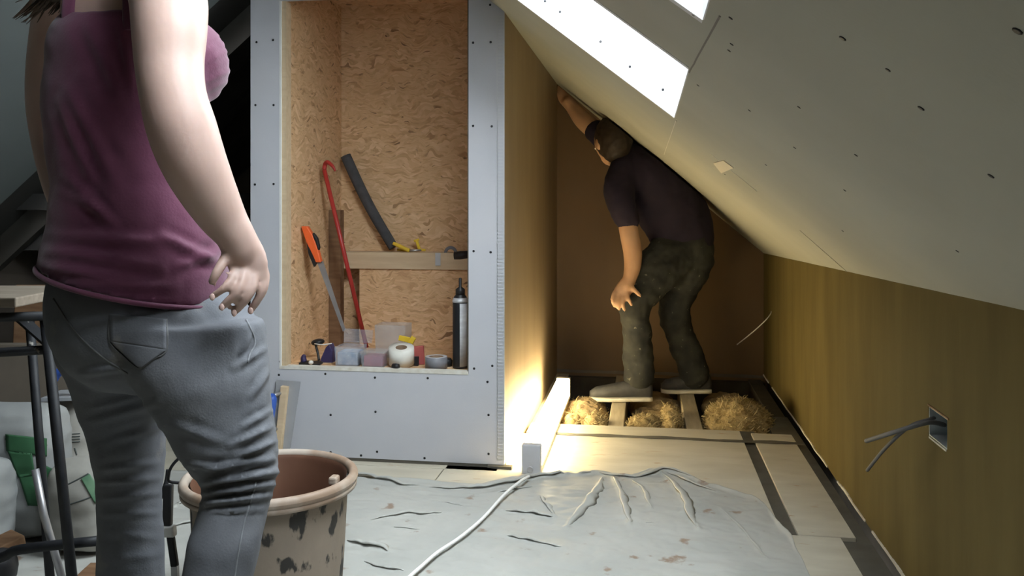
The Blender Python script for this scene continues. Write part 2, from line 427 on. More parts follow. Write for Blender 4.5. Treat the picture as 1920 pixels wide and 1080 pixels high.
# ---- gable wall at the back
b = MB()
b.add([(XB - 0.1, YB, -0.22), (XW + 0.1, YB, -0.22), (XW + 0.1, YB, 0.72), (XB - 0.1, YB, 1.85), (XB - 0.1, YB + 0.1, -0.22), (XW + 0.1, YB + 0.1, -0.22), (XW + 0.1, YB + 0.1, 0.72), (XB - 0.1, YB + 0.1, 1.85)],
      [(0, 1, 2, 3), (7, 6, 5, 4), (0, 4, 5, 1), (1, 5, 6, 2), (2, 6, 7, 3), (3, 7, 4, 0)])
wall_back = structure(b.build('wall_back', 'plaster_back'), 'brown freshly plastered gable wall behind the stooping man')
q = MB()
n = 40
for i in range(n):           # ragged pale lower board edge
    x0 = XB + (XW - XB) * i / n; x1 = XB + (XW - XB) * (i + 1) / n
    q.box(x0, x1, YB - 0.006, YB + 0.002, -0.012 + 0.004 * nz((x0 * 9, 1, 0)), 0.004 + 0.006 * nz((x0 * 7, 4, 0)))
q.build('board_edge', 'card_brown', wall_back)
# dark unfinished gable left of the cupboard
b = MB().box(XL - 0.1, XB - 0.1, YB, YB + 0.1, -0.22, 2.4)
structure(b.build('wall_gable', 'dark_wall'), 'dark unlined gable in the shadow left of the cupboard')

# ---- knee wall on the right with a ragged top and foot
b = MB(); n = 70
cols = []
sx0, sx1 = None, None
SB = [onX(1742, 763, XW), onX(1776, 783, XW), onX(1774, 842, XW), onX(1741, 812, XW)]
sy0 = min(p.y for p in SB); sy1 = max(p.y for p in SB)
sz0, sz1 = SB[3].z - 0.005, SB[0].z + 0.002
ys = sorted(set([YN + (YB - YN) * i / n for i in range(n + 1)] + [sy0, sy1]))
for i in range(len(ys) - 1):
    y0, y1 = ys[i], ys[i + 1]
    f0 = 0.003 + 0.006 * nz((y0 * 6, 2, 0)); f1 = 0.003 + 0.006 * nz((y1 * 6, 2, 0))
    def slab(z00, z01, z10, z11):
        b.hexa([(XW, y0, z00), (XW + 0.1, y0, z00), (XW + 0.1, y1, z01), (XW, y1, z01), (XW, y0, z10), (XW + 0.1, y0, z10), (XW + 0.1, y1, z11), (XW, y1, z11)])
    t0, t1 = zk(y0) + 0.03, zk(y1) + 0.03
    if y0 >= sy0 - 1e-6 and y1 <= sy1 + 1e-6:
        slab(f0, f1, sz0, sz0); slab(sz1, sz1, t0, t1)
    else: slab(f0, f1, t0, t1)
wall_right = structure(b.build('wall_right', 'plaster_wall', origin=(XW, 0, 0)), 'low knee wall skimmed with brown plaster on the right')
q = MB()
for i in range(90):
    y0 = 1.2 + (YB - 1.2) * i / 90; y1 = 1.2 + (YB - 1.2) * (i + 1) / 90
    f = 0.003 + 0.005 * nz((y0 * 6, 2, 0)); g = 0.005 + 0.009 * abs(nz((y0 * 5, 9, 0)))
    if nz((y0 * 4, 30, 0)) > -0.25: q.box(XW - 0.004, XW + 0.001, y0, y1, f, f + g)
q.build('board_edge', 'raw_edge', wall_right)
b = MB().box(XW + 0.02, XW + 0.12, YN, YB, -0.25, 0.012)
b.build('sole_plate', 'subfloor', wall_right)

# ---- metal back box in the knee wall with two stiff cables
bx = thing('socket_back_box', 'metal socket back box sunk in the right knee wall with cables hanging out', 'socket box', ((XW + 0.02), (sy0 + sy1) / 2, sz0))
q = MB().box(XW + 0.040, XW + 0.044, sy0, sy1, sz0, sz1).box(XW + 0.001, XW + 0.042, sy0, sy0 + 0.003, sz0, sz1).box(XW + 0.001, XW + 0.042, sy1 - 0.003, sy1, sz0, sz1)
q.box(XW + 0.001, XW + 0.042, sy0, sy1, sz0, sz0 + 0.003).box(XW + 0.001, XW + 0.042, sy0, sy1, sz1 - 0.003, sz1)
q.build('box_shell', 'box_metal', bx)
for k, fy in enumerate((0.35, 0.7)):
    cc = Vector((XW + 0.0395, sy0 + (sy1 - sy0) * fy, sz1 - 0.028))
    MB().lathe([(0.009, 0), (0.009, 0.002)], cc, 16, (-1, 0, 0)).build('knockout_hole', 'black_plastic', bx)
MB().box(XW - 0.002, XW + 0.001, sy0 - 0.012, sy1 + 0.002, sz1, sz1 + 0.004).build('plaster_edge', 'rust_wood', bx)
MB().box(XW - 0.002, XW + 0.001, sy0 + 0.004, sy1 - 0.008, sz0 - 0.004, sz0).build('plaster_edge', 'raw_edge', bx)
def hanging(pix, r, label, name='cable'):
    pts = []
    for (x, y, off) in pix: pts.append(onX(x, y, XW - off))
    o = MB().tube(pts, r, 8, 6).build(name, 'grey_flex')
    return tag(o, label, 'cable', 'cables from the socket box')
hanging([(1772, 797, -0.037), (1745, 792, 0.01), (1710, 800, 0.05), (1665, 814, 0.085), (1624, 827, 0.11)], 0.0055, 'upper thicker dark grey cable sticking out of the socket box')
hanging([(1762, 781, -0.037), (1740, 787, 0.01), (1705, 800, 0.05), (1662, 838, 0.08), (1626, 882, 0.09)], 0.0042, 'lower thinner black cable drooping from the socket box')
# thin wire from a hole near the back corner
q = MB().tube([onX(1448, 578, XW + 0.01), onX(1444, 590, XW - 0.01), onX(1430, 606, XW - 0.05), onX(1405, 628, XW - 0.11), onX(1382, 646, XW - 0.15)], 0.0028, 6, 6)
tag(q.build('bell_wire', 'white_flex'), 'thin pale wire poking from the knee wall near the far corner', 'wire')

# ---- right slope of the ceiling, two roof window openings
HX1 = 0.081
HOLES = [(1.62, 2.41, -0.66), (0.70, 1.22, -0.55)]
xs = [-1.10, -0.85, -0.66, -0.55, -0.30, -0.05, HX1, 0.25, 0.45, XW + 0.05]
yv = [YN, -0.6, 0.0, 0.40, 0.70, 1.22, 1.42, 1.62, 2.0, 2.41, 2.8, YF, 3.5, 4.2, YB + 0.05]
b = MB(); th = 0.05
for i in range(len(xs) - 1):
    for j in range(len(yv) - 1):
        xm, ym = (xs[i] + xs[i + 1]) / 2, (yv[j] + yv[j + 1]) / 2
        if any(hx < xm < HX1 and h0 < ym < h1 for h0, h1, hx in HOLES): continue
        P = lambda x, y, o: (x, y, zc(x, y) + o)
        a0, a1, c0, c1 = xs[i], xs[i + 1], yv[j], yv[j + 1]
        b.hexa([P(a0, c0, 0), P(a1, c0, 0), P(a1, c1, 0), P(a0, c1, 0), P(a0, c0, th), P(a1, c0, th), P(a1, c1, th), P(a0, c1, th)])
ceiling = structure(b.build('ceiling', 'ceiling_board', origin=(0, 0, 0)), 'sloping plasterboard ceiling on the right with roof window openings')

def disc(parent, p, n, r, m='screw', name='screw'):
    n = Vector(n).normalized()
    MB().lathe([(r, -0.002), (r, 0.0006), (r * 0.6, 0.0009)], p, 8, n).build(name, m, parent)
for x, y in [(1580, 72), (1908, 58), (1727, 203), (1858, 330), (1498, 201), (1490, 277), (1605, 291), (1405, 207), (1795, 471), (1584, 357), (1580, 433), (1436, 309), (1665, 131), (1370, 34), (1372, 83), (1367, 95), (1309, 160), (1268, 226), (1359, 327), (1300, 28)]:
    p = on_ceiling(x, y)
    disc(ceiling, p, ceil_normal(), 0.0032 if y not in (72, 58, 203, 330) else 0.0042)
def strip_on_ceiling(pa, pb, w, m, name, lift=0.0008):
    A, B = on_ceiling(*pa), on_ceiling(*pb); n = ceil_normal(); q = MB()
    N = 14; t = (B - A).normalized(); s = t.cross(n).normalized() * w / 2
    prev = None
    for i in range(N + 1):
        p = A.lerp(B, i / N); p.z = zc(p.x, p.y); p += s * 0.6 * nz((p.x * 20, p.y * 20, 3))
        cur = (p - s + n * lift, p + s + n * lift, p + s - n * 0.002, p - s - n * 0.002)
        if prev: q.hexa(list(prev) + list(cur))
        prev = cur
    return q.build(name, m, ceiling)
strip_on_ceiling((1350, 30), (1292, 136), 0.003, 'joint_line', 'board_joint')
strip_on_ceiling((1268, 224), (1245, 290), 0.0015, 'scrim', 'board_joint')
strip_on_ceiling((1332, 288), (1418, 358), 0.008, 'scrim', 'board_joint')
strip_on_ceiling((1500, 432), (1600, 520), 0.003, 'joint_line', 'board_joint')
A = [on_ceiling(1338, 305), on_ceiling(1357, 300), on_ceiling(1376, 314), on_ceiling(1353, 324)]
n_ = ceil_normal()
q = MB().hexa([p + n_ * -0.002 for p in A] + [p + n_ * 0.0025 for p in A])
tag(q.build('masking_tape_patch', 'masking'), 'small cream patch of tape stuck to the sloping ceiling', 'tape patch')

# ---- roof windows with plasterboard reveals
def roof_window(i, y0, y1, HX0, label):
    o = bpy.data.objects.new('window_%d' % i, None); COL.objects.link(o); o.location = ((HX0 + HX1) / 2, (y0 + y1) / 2, zc(0, (y0 + y1) / 2)); structure(o, label)
    nrm = -ceil_normal(); D = 0.26
    def out(x, y): return Vector((x, y, zc(x, y))) + nrm * D
    def board(p0, p1, q0, q1, t, name='reveal', m='reveal_board'):
        t = Vector(t)
        return MB().hexa([p0, p1, q1, q0, p0 + t, p1 + t, q1 + t, q0 + t]).build(name, m, o)
    y0 += .002; y1 -= .002; X1 = HX1 - .002; X0 = HX0 + .002
    low = Vector((X1, y0, zc(X1, y0) - .001)); lowf = Vector((X1, y1, zc(X1, y1) - .001))
    hi = Vector((X0, y0, zc(X0, y0) - .001)); hif = Vector((X0, y1, zc(X0, y1) - .001))
    oz = D / nrm.z
    lowu, lowfu = low + UP * oz, lowf + UP * oz
    hiu, hifu = hi + Vector((D / nrm.x * 0.9, 0, 0)) * 0 + nrm * D, hif + nrm * D
    far = board(lowf, hif, lowfu, hifu, (0, 0.02, 0))
    board(low, hi, lowu, hiu, (0, -0.02, 0))
    board(low, lowf, lowu, lowfu, (0.02, 0, 0))
    board(hi, hif, hiu, hifu, (-0.02, 0, 0.0))
    # frame and pane at the outer roof plane
    def fr(a, c, w=0.05): MB().bar(a, c, w, 0.05).build('frame', 'white_paint', o)
    a0, a1, b0, b1 = lowu + nrm * 0.02, lowfu + nrm * 0.02, hiu + nrm * 0.02, hifu + nrm * 0.02
    fr(a0, a1); fr(b0, b1); fr(a0, b0); fr(a1, b1)
    t = nrm * 0.004
    MB().hexa([a0, a1, b1, b0, a0 + t, a1 + t, b1 + t, b0 + t]).build('pane', 'glass', o)
    # light portal of the opening
    ld = bpy.data.lights.new('sky_portal', 'AREA'); ld.shape = 'RECTANGLE'; ld.size = (a0 - b0).length; ld.size_y = y1 - y0
    ld.cycles.is_portal = True
    lo = bpy.data.objects.new('sky_portal', ld); COL.objects.link(lo)
    xa = (a0 - b0).normalized(); za = nrm; ya = za.cross(xa)
    mw = Matrix((xa, ya, za)).transposed().to_4x4(); mw.translation = (a0 + a1 + b0 + b1) / 4 + nrm * 0.05
    lo.matrix_world = mw
    return o, far
w1, far1 = roof_window(1, *HOLES[0], 'roof window opening with bright white reveal in the sloping ceiling')
w2, far2 = roof_window(2, *HOLES[1], 'nearer roof window opening at the top edge of the picture')
for x, y in [(1126, 78), (1181, 125), (1243, 168), (1050, 22), (1022, 2)]:
    disc(w1, onY(x, y, HOLES[0][1] - .002), (0, -1, 0), 0.004)

# ---- left slope of the ceiling: boarded up to the cupboard front, bare rafters and membrane behind
b = MB()
for (y0, y1) in [(YN, 0.4), (0.4, 1.7), (1.7, 3.0)]:
    for (x0, x1) in [(XL - 0.05, -2.2), (-2.2, -1.6), (-1.6, XR)]:
        P = lambda x, y, o: (x, y, zc(x, y) + o)
        b.hexa([P(x0, y0, 0), P(x1, y0, 0), P(x1, y1, 0), P(x0, y1, 0), P(x0, y0, .03), P(x1, y0, .03), P(x1, y1, .03), P(x0, y1, .03)])
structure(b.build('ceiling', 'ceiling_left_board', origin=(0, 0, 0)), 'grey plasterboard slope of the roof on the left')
b = MB()
P = lambda x, y, o: (x, y, zc(XR, y) - 0.835 * (XR - x) + o)
b.hexa([P(XL - 0.3, 2.9, .12), P(XR + .1, 2.9, .12), P(XR + .1, YB + .1, .12), P(XL - .3, YB + .1, .12), P(XL - .3, 2.9, .15), P(XR + .1, 2.9, .15), P(XR + .1, YB + .1, .15), P(XL - .3, YB + .1, .15)])
memb = structure(b.build('ceiling', 'membrane', origin=(0, 0, 0)), 'dark roofing membrane between bare rafters')
for ry in (3.40, 3.80, 4.20, 4.60):
    MB().bar(P(XL - 0.2, ry, 0.06), P(XR + 0.05, ry, 0.06), 0.045, 0.11, (0, 1, 0)).build('rafter', 'rafter', memb)
MB().box(XL, -1.52, 3.30, 3.35, 0.93, 1.00).build('purlin', 'shade_timber', memb)
MB().box(XL, -1.52, 3.42, 3.44, 0.75, 0.915).build('purlin', 'shade_timber', memb)
b = MB().box(XL - 0.1, XL, YN, YB, -0.02, 0.75)
structure(b.build('wall_left', 'shade_wall'), 'low unlined wall at the foot of the left slope')
b = MB().box(XL - 0.2, XW + 0.2, YN - 0.1, YN, -0.1, 2.6)
structure(b.build('wall_behind', 'shade_wall'), 'plain wall behind the viewer')
# roof closed over the cupboard, over the ridge
b = MB().box(XR - 0.25, XR + 0.25, YN, YB + 0.1, 2.24, 2.28)
structure(b.build('trim_1', 'membrane'), 'ridge board above the room')

# ---- boxed-in cupboard: plasterboard front, flank, OSB lining
OX0, OX1, OZ0, OZ1 = -1.361, -0.636, 0.338, 1.72
FX0 = -1.478
def prof_poly(q, x0, x1, z0, y0, y1, topf):
    z_0, z_1 = topf(x0), topf(x1)
    q.hexa([(x0, y0, z0), (x1, y0, z0), (x1, y1, z0), (x0, y1, z0), (x0, y0, z_0), (x1, y0, z_1), (x1, y1, z_1), (x0, y1, z_0)])
ctop = lambda x: zc(max(x, XR), YF) + 0.01 if x >= XR else zc(x, YF) + 0.01
front = bpy.data.objects.new('wall_front', None); COL.objects.link(front); front.location = (-1.0, YF, 0); structure(front, 'grey plasterboard front of the boxed-in cupboard')
q = MB(); prof_poly(q, FX0, OX0, 0.012, YF, YF + 0.0125, ctop); q.build('plasterboard', 'plasterboard', front)
q = MB(); prof_poly(q, OX1, XB, 0.012, YF, YF + 0.0125, ctop); q.build('plasterboard', 'plasterboard', front)
q = MB().box(OX0, OX1, YF, YF + 0.0125, 0.012, OZ0); q.build('plasterboard', 'plasterboard', front)
q = MB(); prof_poly(q, OX0, XR, OZ1, YF, YF + 0.0125, ctop); prof_poly(q, XR, OX1, OZ1, YF, YF + 0.0125, lambda x: max(ctop(x), OZ1)); q.build('plasterboard', 'plasterboard', front)
# raw timber edges of the opening
MB().box(OX0 - .001, OX0 + 0.007, YF - 0.001, YF + 0.03, OZ0, OZ1).build('edge_trim', 'white_paint', front)
MB().box(OX0, OX0 + 0.024, YF + 0.003, YF + 0.05, OZ0 + .008, OZ1).build('edge_trim', 'pine', front)
MB().box(OX0, OX1, YF - 0.002, YF + 0.03, OZ0 - 0.004, OZ0 + 0.008).build('edge_trim', 'raw_edge', front)
MB().box(OX1 - 0.003, OX1 + 0.001, YF - 0.0005, YF + 0.03, OZ0, OZ1).build('edge_trim', 'dark_strip', front)
YI = 3.70
MB().box(OX0 - 0.018, OX0 + 0.001, YF + 0.013, YI, OZ0, 1.86).build('osb_panel', 'osb', front)
MB().box(OX1 - 0.001, OX1 + 0.018, YF + 0.013, YI, OZ0, 1.86).build('osb_panel', 'osb', front)
MB().box(OX0 - 0.018, OX1 + 0.018, YI, YI + 0.018, OZ0, 1.86).build('osb_panel', 'osb', front)
MB().box(OX0 + 0.12, OX1 + 0.0, YI - 0.10, YI - 0.082, OZ0, 0.672).build('osb_panel', 'osb', front)
MB().box(OX0 - 0.018, OX1 + 0.018, YF + 0.013, YI, 1.85, 1.868).build('osb_panel', 'osb', front)
MB().box(OX0, OX1, YF + 0.013, YI, OZ0 - 0.018, OZ0).build('cupboard_floor', 'osb', front)
# timber rail across the back, post in the corner
MB().box(OX0 + 0.04, OX1 - 0.0, YI - 0.11, YI, 0.672, 0.745).build('timber_rail', 'pine', front, bevel=0.002)
MB().box(OX0 + 0.001, OX0 + 0.055, YI - 0.16, YI - 0.115, OZ0, 0.93).build('timber_post', 'rust_wood', front, bevel=0.002)
# studs behind the boards
MB().box(FX0, OX0 - 0.018, YF + 0.0125, YF + 0.08, 0.0, 1.75).build('stud', 'dark_wall', front)
MB().box(FX0, FX0 + 0.02, YF + 0.0125, YB, 0.0, 2.0).build('back_lining', 'dark_wall', front)
# perforated corner bead
q = MB(); zt = ctop(XB) - 0.02
q.box(XB - 0.004, XB + 0.0015, YF - 0.002, YF + 0.004, 0.03, zt); q.box(XB - 0.028, XB - 0.024, YF - 0.0012, YF + 0.001, 0.03, zt)
z = 0.03
while z < zt - 0.01:
    q.box(XB - 0.026, XB - 0.003, YF - 0.0012, YF + 0.001, z, z + 0.0055); z += 0.0125
q.build('corner_bead', 'zinc', front)
for x, y in [(481, 79), (512, 75), (479, 197), (513, 197), (478, 346), (513, 345), (887, 80), (920, 79), (887, 236), (922, 237), (888, 471), (920, 473), (919, 9), (889, 691), (923, 686), (610, 701), (525, 678), (523, 703), (703, 708), (802, 709), (914, 716), (704, 772), (916, 778), (707, 847), (796, 859), (916, 851), (677, 854), (620, 778), (620, 848)]:
    disc(front, onY(x, y, YF), (0, -1, 0), 0.0046)
# dark shadow-gap batten under the front, torn foot of the board
MB().box(FX0, XB, YF + 0.002, YF + 0.03, 0.0, 0.013).build('sole_strip', 'dark_strip', front)
q = MB().add([(XB - 0.06, YF - 0.006, 0.0), (XB + 0.03, YF - 0.02, 0.0), (XB + 0.03, YF + 0.004, 0.0), (XB - 0.06, YF + 0.004, 0.0), (XB - 0.06, YF - 0.006, 0.006), (XB + 0.03, YF - 0.02, 0.012), (XB + 0.03, YF + 0.004, 0.012), (XB - 0.06, YF + 0.004, 0.012)],
             [(0, 1, 2, 3), (4, 5, 6, 7), (0, 1, 5, 4), (1, 2, 6, 5), (2, 3, 7, 6), (3, 0, 4, 7)])
q.build('torn_edge', 'dark_strip', front)
# flank of the cupboard, plastered
b = MB()
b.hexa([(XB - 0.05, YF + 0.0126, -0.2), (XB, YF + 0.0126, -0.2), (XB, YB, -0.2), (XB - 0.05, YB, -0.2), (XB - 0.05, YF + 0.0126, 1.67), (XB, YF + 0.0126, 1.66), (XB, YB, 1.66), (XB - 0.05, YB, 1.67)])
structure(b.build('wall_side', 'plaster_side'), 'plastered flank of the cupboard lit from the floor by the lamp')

# ================================================================ FLOOR LAMP AND FLEX
LX0, LX1, LY0, LY1 = -0.432, -0.364, 2.985, 4.20
lamp = thing('fluorescent_batten', 'white fluorescent batten lamp lying lit on the floor beside the cupboard flank', 'lamp', ((LX0 + LX1) / 2, LY0, 0))
MB().box(LX0 + 0.004, LX1 - 0.002, LY0 + 0.03, LY1 - 0.03, 0.0, 0.018).build('base', 'white_paint', lamp, bevel=0.002)
MB().box(LX0 + 0.003, LX1 - 0.001, LY0 + 0.031, LY1 - 0.031, 0.018, 0.100).build('lit_diffuser', 'tube_glow', lamp, bevel=0.006)
for ya, yb in ((LY0, LY0 + 0.032), (LY1 - 0.032, LY1)):
    cp = MB().box(LX0, LX1, ya, yb, 0.0, 0.104).build('end_cap', 'grey_cap', lamp, bevel=0.004)
    if ya == LY0:
        MB().lathe([(0.011, 0), (0.011, 0.002), (0.009, 0.0035), (0.008, 0.002)], ((LX0 + LX1) / 2 - 0.004, LY0 - 0.0005, 0.018), 20, (0, -1, 0)).build('cap_screw', 'zinc', cp)
for x, y in ((1055, 752), (1036, 793)):
    disc(lamp, onX(x, y, LX1 - .0005), (1, 0, 0), 0.004)
fp = [(992, 893, .026), (975, 903, .03), (945, 928, .024), (905, 972, .022), (862, 1008, .021), (820, 1036, .021), (790, 1062, .021), (765, 1085, .021), (730, 1130, .021), (690, 1200, .021)]
tag(MB().tube([onZ(x, y, z + 0.004) for x, y, z in fp], 0.0048, 8, 8).build('power_flex', 'white_flex'), 'white power flex trailing from the floor lamp over the dust sheet', 'cable')

# ================================================================ DUST SHEET
edge_px = [(-250, 900), (100, 892), (400, 888), (560, 888), (650, 898), (700, 903), (760, 905), (830, 911), (900, 912), (960, 903), (1020, 898), (1080, 894), (1120, 890), (1150, 893), (1185, 897), (1215, 888), (1250, 887),
           (1285, 898), (1330, 915), (1380, 928), (1420, 941), (1445, 968), (1475, 1005), (1500, 1045), (1520, 1085), (1545, 1150), (1570, 1240), (1600, 1400)]
edge = [onZ(x, y) for x, y in edge_px]
creases = [([(650, 893), (690, 897), (740, 912), (790, 918)], .012), ([(800, 920), (870, 922), (930, 917), (990, 905), (1050, 897), (1110, 893)], .016), ([(690, 985), (740, 975), (790, 972), (830, 968)], .010),
           ([(650, 1025), (690, 1030), (730, 1042)], .014), ([(735, 996), (790, 1000)], .006), ([(945, 965), (1000, 972), (1038, 976)], .012), ([(1010, 936), (1025, 955), (1038, 974)], .008),
           ([(1130, 900), (1115, 930), (1095, 955), (1062, 995)], .012), ([(1250, 892), (1290, 910), (1345, 930)], .010), ([(1150, 900), (1170, 950), (1180, 990)], .010), ([(1185, 905), (1210, 930), (1220, 960)], .008),
           ([(1240, 892), (1275, 930), (1290, 965), (1310, 1000)], .012), ([(1210, 985), (1230, 990)], .004), ([(950, 1012), (990, 1020), (1055, 1036)], .010), ([(930, 930), (960, 925), (1000, 918)], .008),
           ([(880, 960), (850, 950), (800, 945)], .004), ([(680, 1060), (720, 1072), (760, 1078)], .008), ([(320, 960), (350, 950), (385, 955)], .01), ([(310, 1000), (340, 990), (380, 985)], .01), ([(1350, 960), (1400, 1010), (1440, 1060)], .005),
           ([(1120, 892), (1190, 900), (1250, 890), (1300, 903)], .012)]
crw = [([onZ(x, y) for x, y in pl], a) for pl, a in creases]
import numpy as np
nu, nv = 620, 250
cen = Vector((-0.4, 0.6, 0))
vis0, vis1 = 3, len(edge) - 3
L_ = [0.0]
for i in range(len(edge) - 1): L_.append(L_[-1] + (edge[i + 1] - edge[i]).length * (1.0 if vis0 <= i < vis1 else 0.25))
ex_ = np.interp(np.linspace(0, L_[-1], nu + 1), L_, [e.x for e in edge]); ey_ = np.interp(np.linspace(0, L_[-1], nu + 1), L_, [e.y for e in edge])
for i in range(nu + 1):
    ex_[i] += .010 * nz((ex_[i] * 9, ey_[i] * 9, 0)); ey_[i] += .014 * nz((ex_[i] * 11, ey_[i] * 11, 7)) + .006 * nz((ex_[i] * 40, ey_[i] * 30, 7))
tv = np.linspace(0, 1, nv + 1) ** 1.15 * 0.92
PX = ex_[:, None] * (1 - tv) + cen.x * tv; PY = ey_[:, None] * (1 - tv) + cen.y * tv
ED = np.hypot(PX - ex_[:, None], PY - ey_[:, None])
fx, fy = PX.ravel(), PY.ravel()
base = np.array([.004 + .004 * (1 + nz((x * 3, y * 5, 0))) + .006 * abs(nz((x * 7 + 4, y * 13, 2))) + .003 * abs(nz((x * 22, y * 34, 5))) for x, y in zip(fx, fy)])
mod = np.array([nz((x * 15, y * 15, 5)) for x, y in zip(fx, fy)])
Hh = base
for pl, am in crw:
    dm = np.full(fx.shape, 9.0); sg = np.zeros(fx.shape)
    for i in range(len(pl) - 1):
        ax_, ay_, bx_, by_ = pl[i].x, pl[i].y, pl[i + 1].x, pl[i + 1].y
        L2 = (bx_ - ax_) ** 2 + (by_ - ay_) ** 2
        t_ = np.clip(((fx - ax_) * (bx_ - ax_) + (fy - ay_) * (by_ - ay_)) / L2, 0, 1)
        dx_, dy_ = fx - (ax_ + (bx_ - ax_) * t_), fy - (ay_ + (by_ - ay_) * t_)
        d_ = np.hypot(dx_, dy_); better = d_ < dm
        sg = np.where(better, np.sign(dy_), sg); dm = np.where(better, d_, dm)
    # a fold: steep towards the viewer, gentle away from him
    steep = abs(pl[-1].y - pl[0].y) > 1.2 * abs(pl[-1].x - pl[0].x)
    wdt = np.where(sg < 0, .0055, .022) if not steep else .008
    Hh = Hh + (0.5 if steep else 0.35) * am * np.exp(-(dm / wdt) ** 2) * (0.75 + 0.6 * mod)
Hh = Hh + (.010 * np.exp(-(ED / .014) ** 2) * np.clip(np.array([nz((x * 6, y * 6, 1)) for x, y in zip(ex_, ey_)]) + .35, 0, 1)[:, None]).ravel()
b = MB()
b.v = [Vector((x, y, max(h, .002))) for x, y, h in zip(fx, fy, Hh)]
for i in range(nu):
    for j in range(nv):
        k = i * (nv + 1) + j; b.smooth.add(len(b.f)); b.f.append((k, k + 1, k + nv + 2, k + nv + 1))
sh = tag(b.build('dust_sheet', 'sheet', origin=(-0.4, 1.8, 0)), 'crumpled pale grey dust sheet spread over the floor', 'dust sheet')
md = sh.modifiers.new('thickness', 'SOLIDIFY'); md.thickness = 0.0015; md.offset = -1
tree_s = BVHTree.FromPolygons(b.v, b.f)
for pl, am in crw:
    P2, _ = spline(list(pl), [0] * len(pl), 8); q = MB(); n_ = len(P2); k0 = am / .012
    wob = pl[0].x * 7
    for i, p in enumerate(P2):
        tg = (P2[min(i + 1, n_ - 1)] - P2[max(i - 1, 0)]).normalized(); nn = Vector((tg.y, -tg.x, 0))
        if nn.y > 0: nn = -nn
        if abs(nn.y) < .35 and nn.x > 0: nn = -nn
        p = p + nn * .008 * nz((i * .31, wob, 0))
        tp = max(.05, math.sin(math.pi * i / (n_ - 1)) ** .6) * k0 * (.8 + .5 * nz((i * .4, wob, 5)))
        hit = tree_s.ray_cast(Vector((p.x, p.y, .5)), Vector((0, 0, -1))); h0 = hit[0].z if hit[0] else .008
        for u_, z_ in ((-.030, -.003), (-.014, .008), (-.002, .013), (.008, .012), (.011, .0085), (.006, .005), (-.004, .001), (-.02, -.004)):
            q.v.append(Vector((p.x, p.y, h0 + (z_ * tp if z_ > 0 else z_))) + nn * (u_ * min(tp, 1.1)))
    for i in range(n_ - 1):
        for j in range(8):
            q.smooth.add(len(q.f)); q.f.append((i * 8 + j, i * 8 + (j + 1) % 8, (i + 1) * 8 + (j + 1) % 8, (i + 1) * 8 + j))
    q.build('fold', 'sheet', sh)

# ================================================================ MINERAL WOOL BETWEEN THE JOISTS
def wool(cx, cy, cz, rx, ry, rz, label, brown=False, fib=700, seed=0, lumps=()):
    rnd = random.Random(seed); q = MB()
    q.ellipsoid((cx, cy, cz), (rx, 0, 0), (0, ry, 0), (0, 0, rz), 20, 12)
    for lx, ly, lz, lr in lumps: q.ellipsoid((cx + lx, cy + ly, cz + lz), (lr, 0, 0), (0, lr, 0), (0, 0, lr * .9), 14, 8)
    me = remesh(q, 0.009, 2)
    displace(me, lambda p, n: 0.016 * nz(p * 16 + Vector((seed, 0, 0))) + 0.008 * nz(p * 42))
    t = thing('mineral_wool_batt', label, 'insulation', (cx, cy, cz - rz), 'torn mineral wool between the joists')
    me.update(); vs = [(v.co.copy(), v.normal.copy()) for v in me.vertices if v.normal.z > -0.2]
    place(me, 'wool_body', 'wool_brown' if brown else 'wool', t)
    if fib:
        f = MB()
        for _ in range(fib):
            p, n = rnd.choice(vs)
            d = Vector((rnd.uniform(-1, 1), rnd.uniform(-1, 1), rnd.uniform(-.4, .8))).normalized()
            w = n.cross(d)
            if w.length < 1e-3: continue
            w = w.normalized() * rnd.uniform(.0008, .002); L = rnd.uniform(.015, .05)
            a = p - d * L * .5 + n * .001; m_ = p + n * rnd.uniform(.004, .014); c = p + d * L * .5 + n * rnd.uniform(0, .01)
            f.add([a - w, a + w, m_ + w, m_ - w, c + w * .3, c - w * .3], [(0, 1, 2, 3), (3, 2, 4, 5)])
        o = f.build('wool_fibres', 'wool_fibre', t); o['kind'] = 'stuff'
JT = -0.05
wool(-0.322, 3.82, JT - .01, .042, .10, .07, 'smooth pale lump of mineral wool next to the lamp', fib=150, seed=1)
wool(-0.226, 3.82, JT - .01, .062, .10, .078, 'rounded pale lump of mineral wool against the first joist', fib=200, seed=2)
wool(-0.30, 4.18, JT - .03, .12, .22, .075, 'flat brown mineral wool behind the pale lumps by the lamp', True, 150, 3)
wool(-0.01, 3.86, JT - .02, .075, .12, .075, 'curled tuft of mineral wool right of the first joist', fib=500, seed=4, lumps=[(-.05, -.06, .02, .035), (.03, .02, .05, .035), (-.02, .0, .05, .03)])
wool(0.115, 3.92, JT - .01, .05, .17, .085, 'upright ragged mineral wool left of the second joist', fib=500, seed=5, lumps=[(0, -.1, .03, .04), (.0, .1, .05, .04)])
wool(0.41, 3.93, JT - .01, .155, .20, .135, 'large shaggy heap of mineral wool by the right wall', fib=1800, seed=6, lumps=[(-.06, -.08, .02, .08), (.05, -.1, .0, .08), (-.02, .05, .05, .08)])
wool(0.05, 4.45, JT - .05, .13, .3, .06, 'shadowed brown mineral wool behind the feet of the man', True, 0, 7)
wool(0.42, 4.5, JT - .05, .13, .3, .06, 'dark brown mineral wool in the far right corner', True, 0, 8)

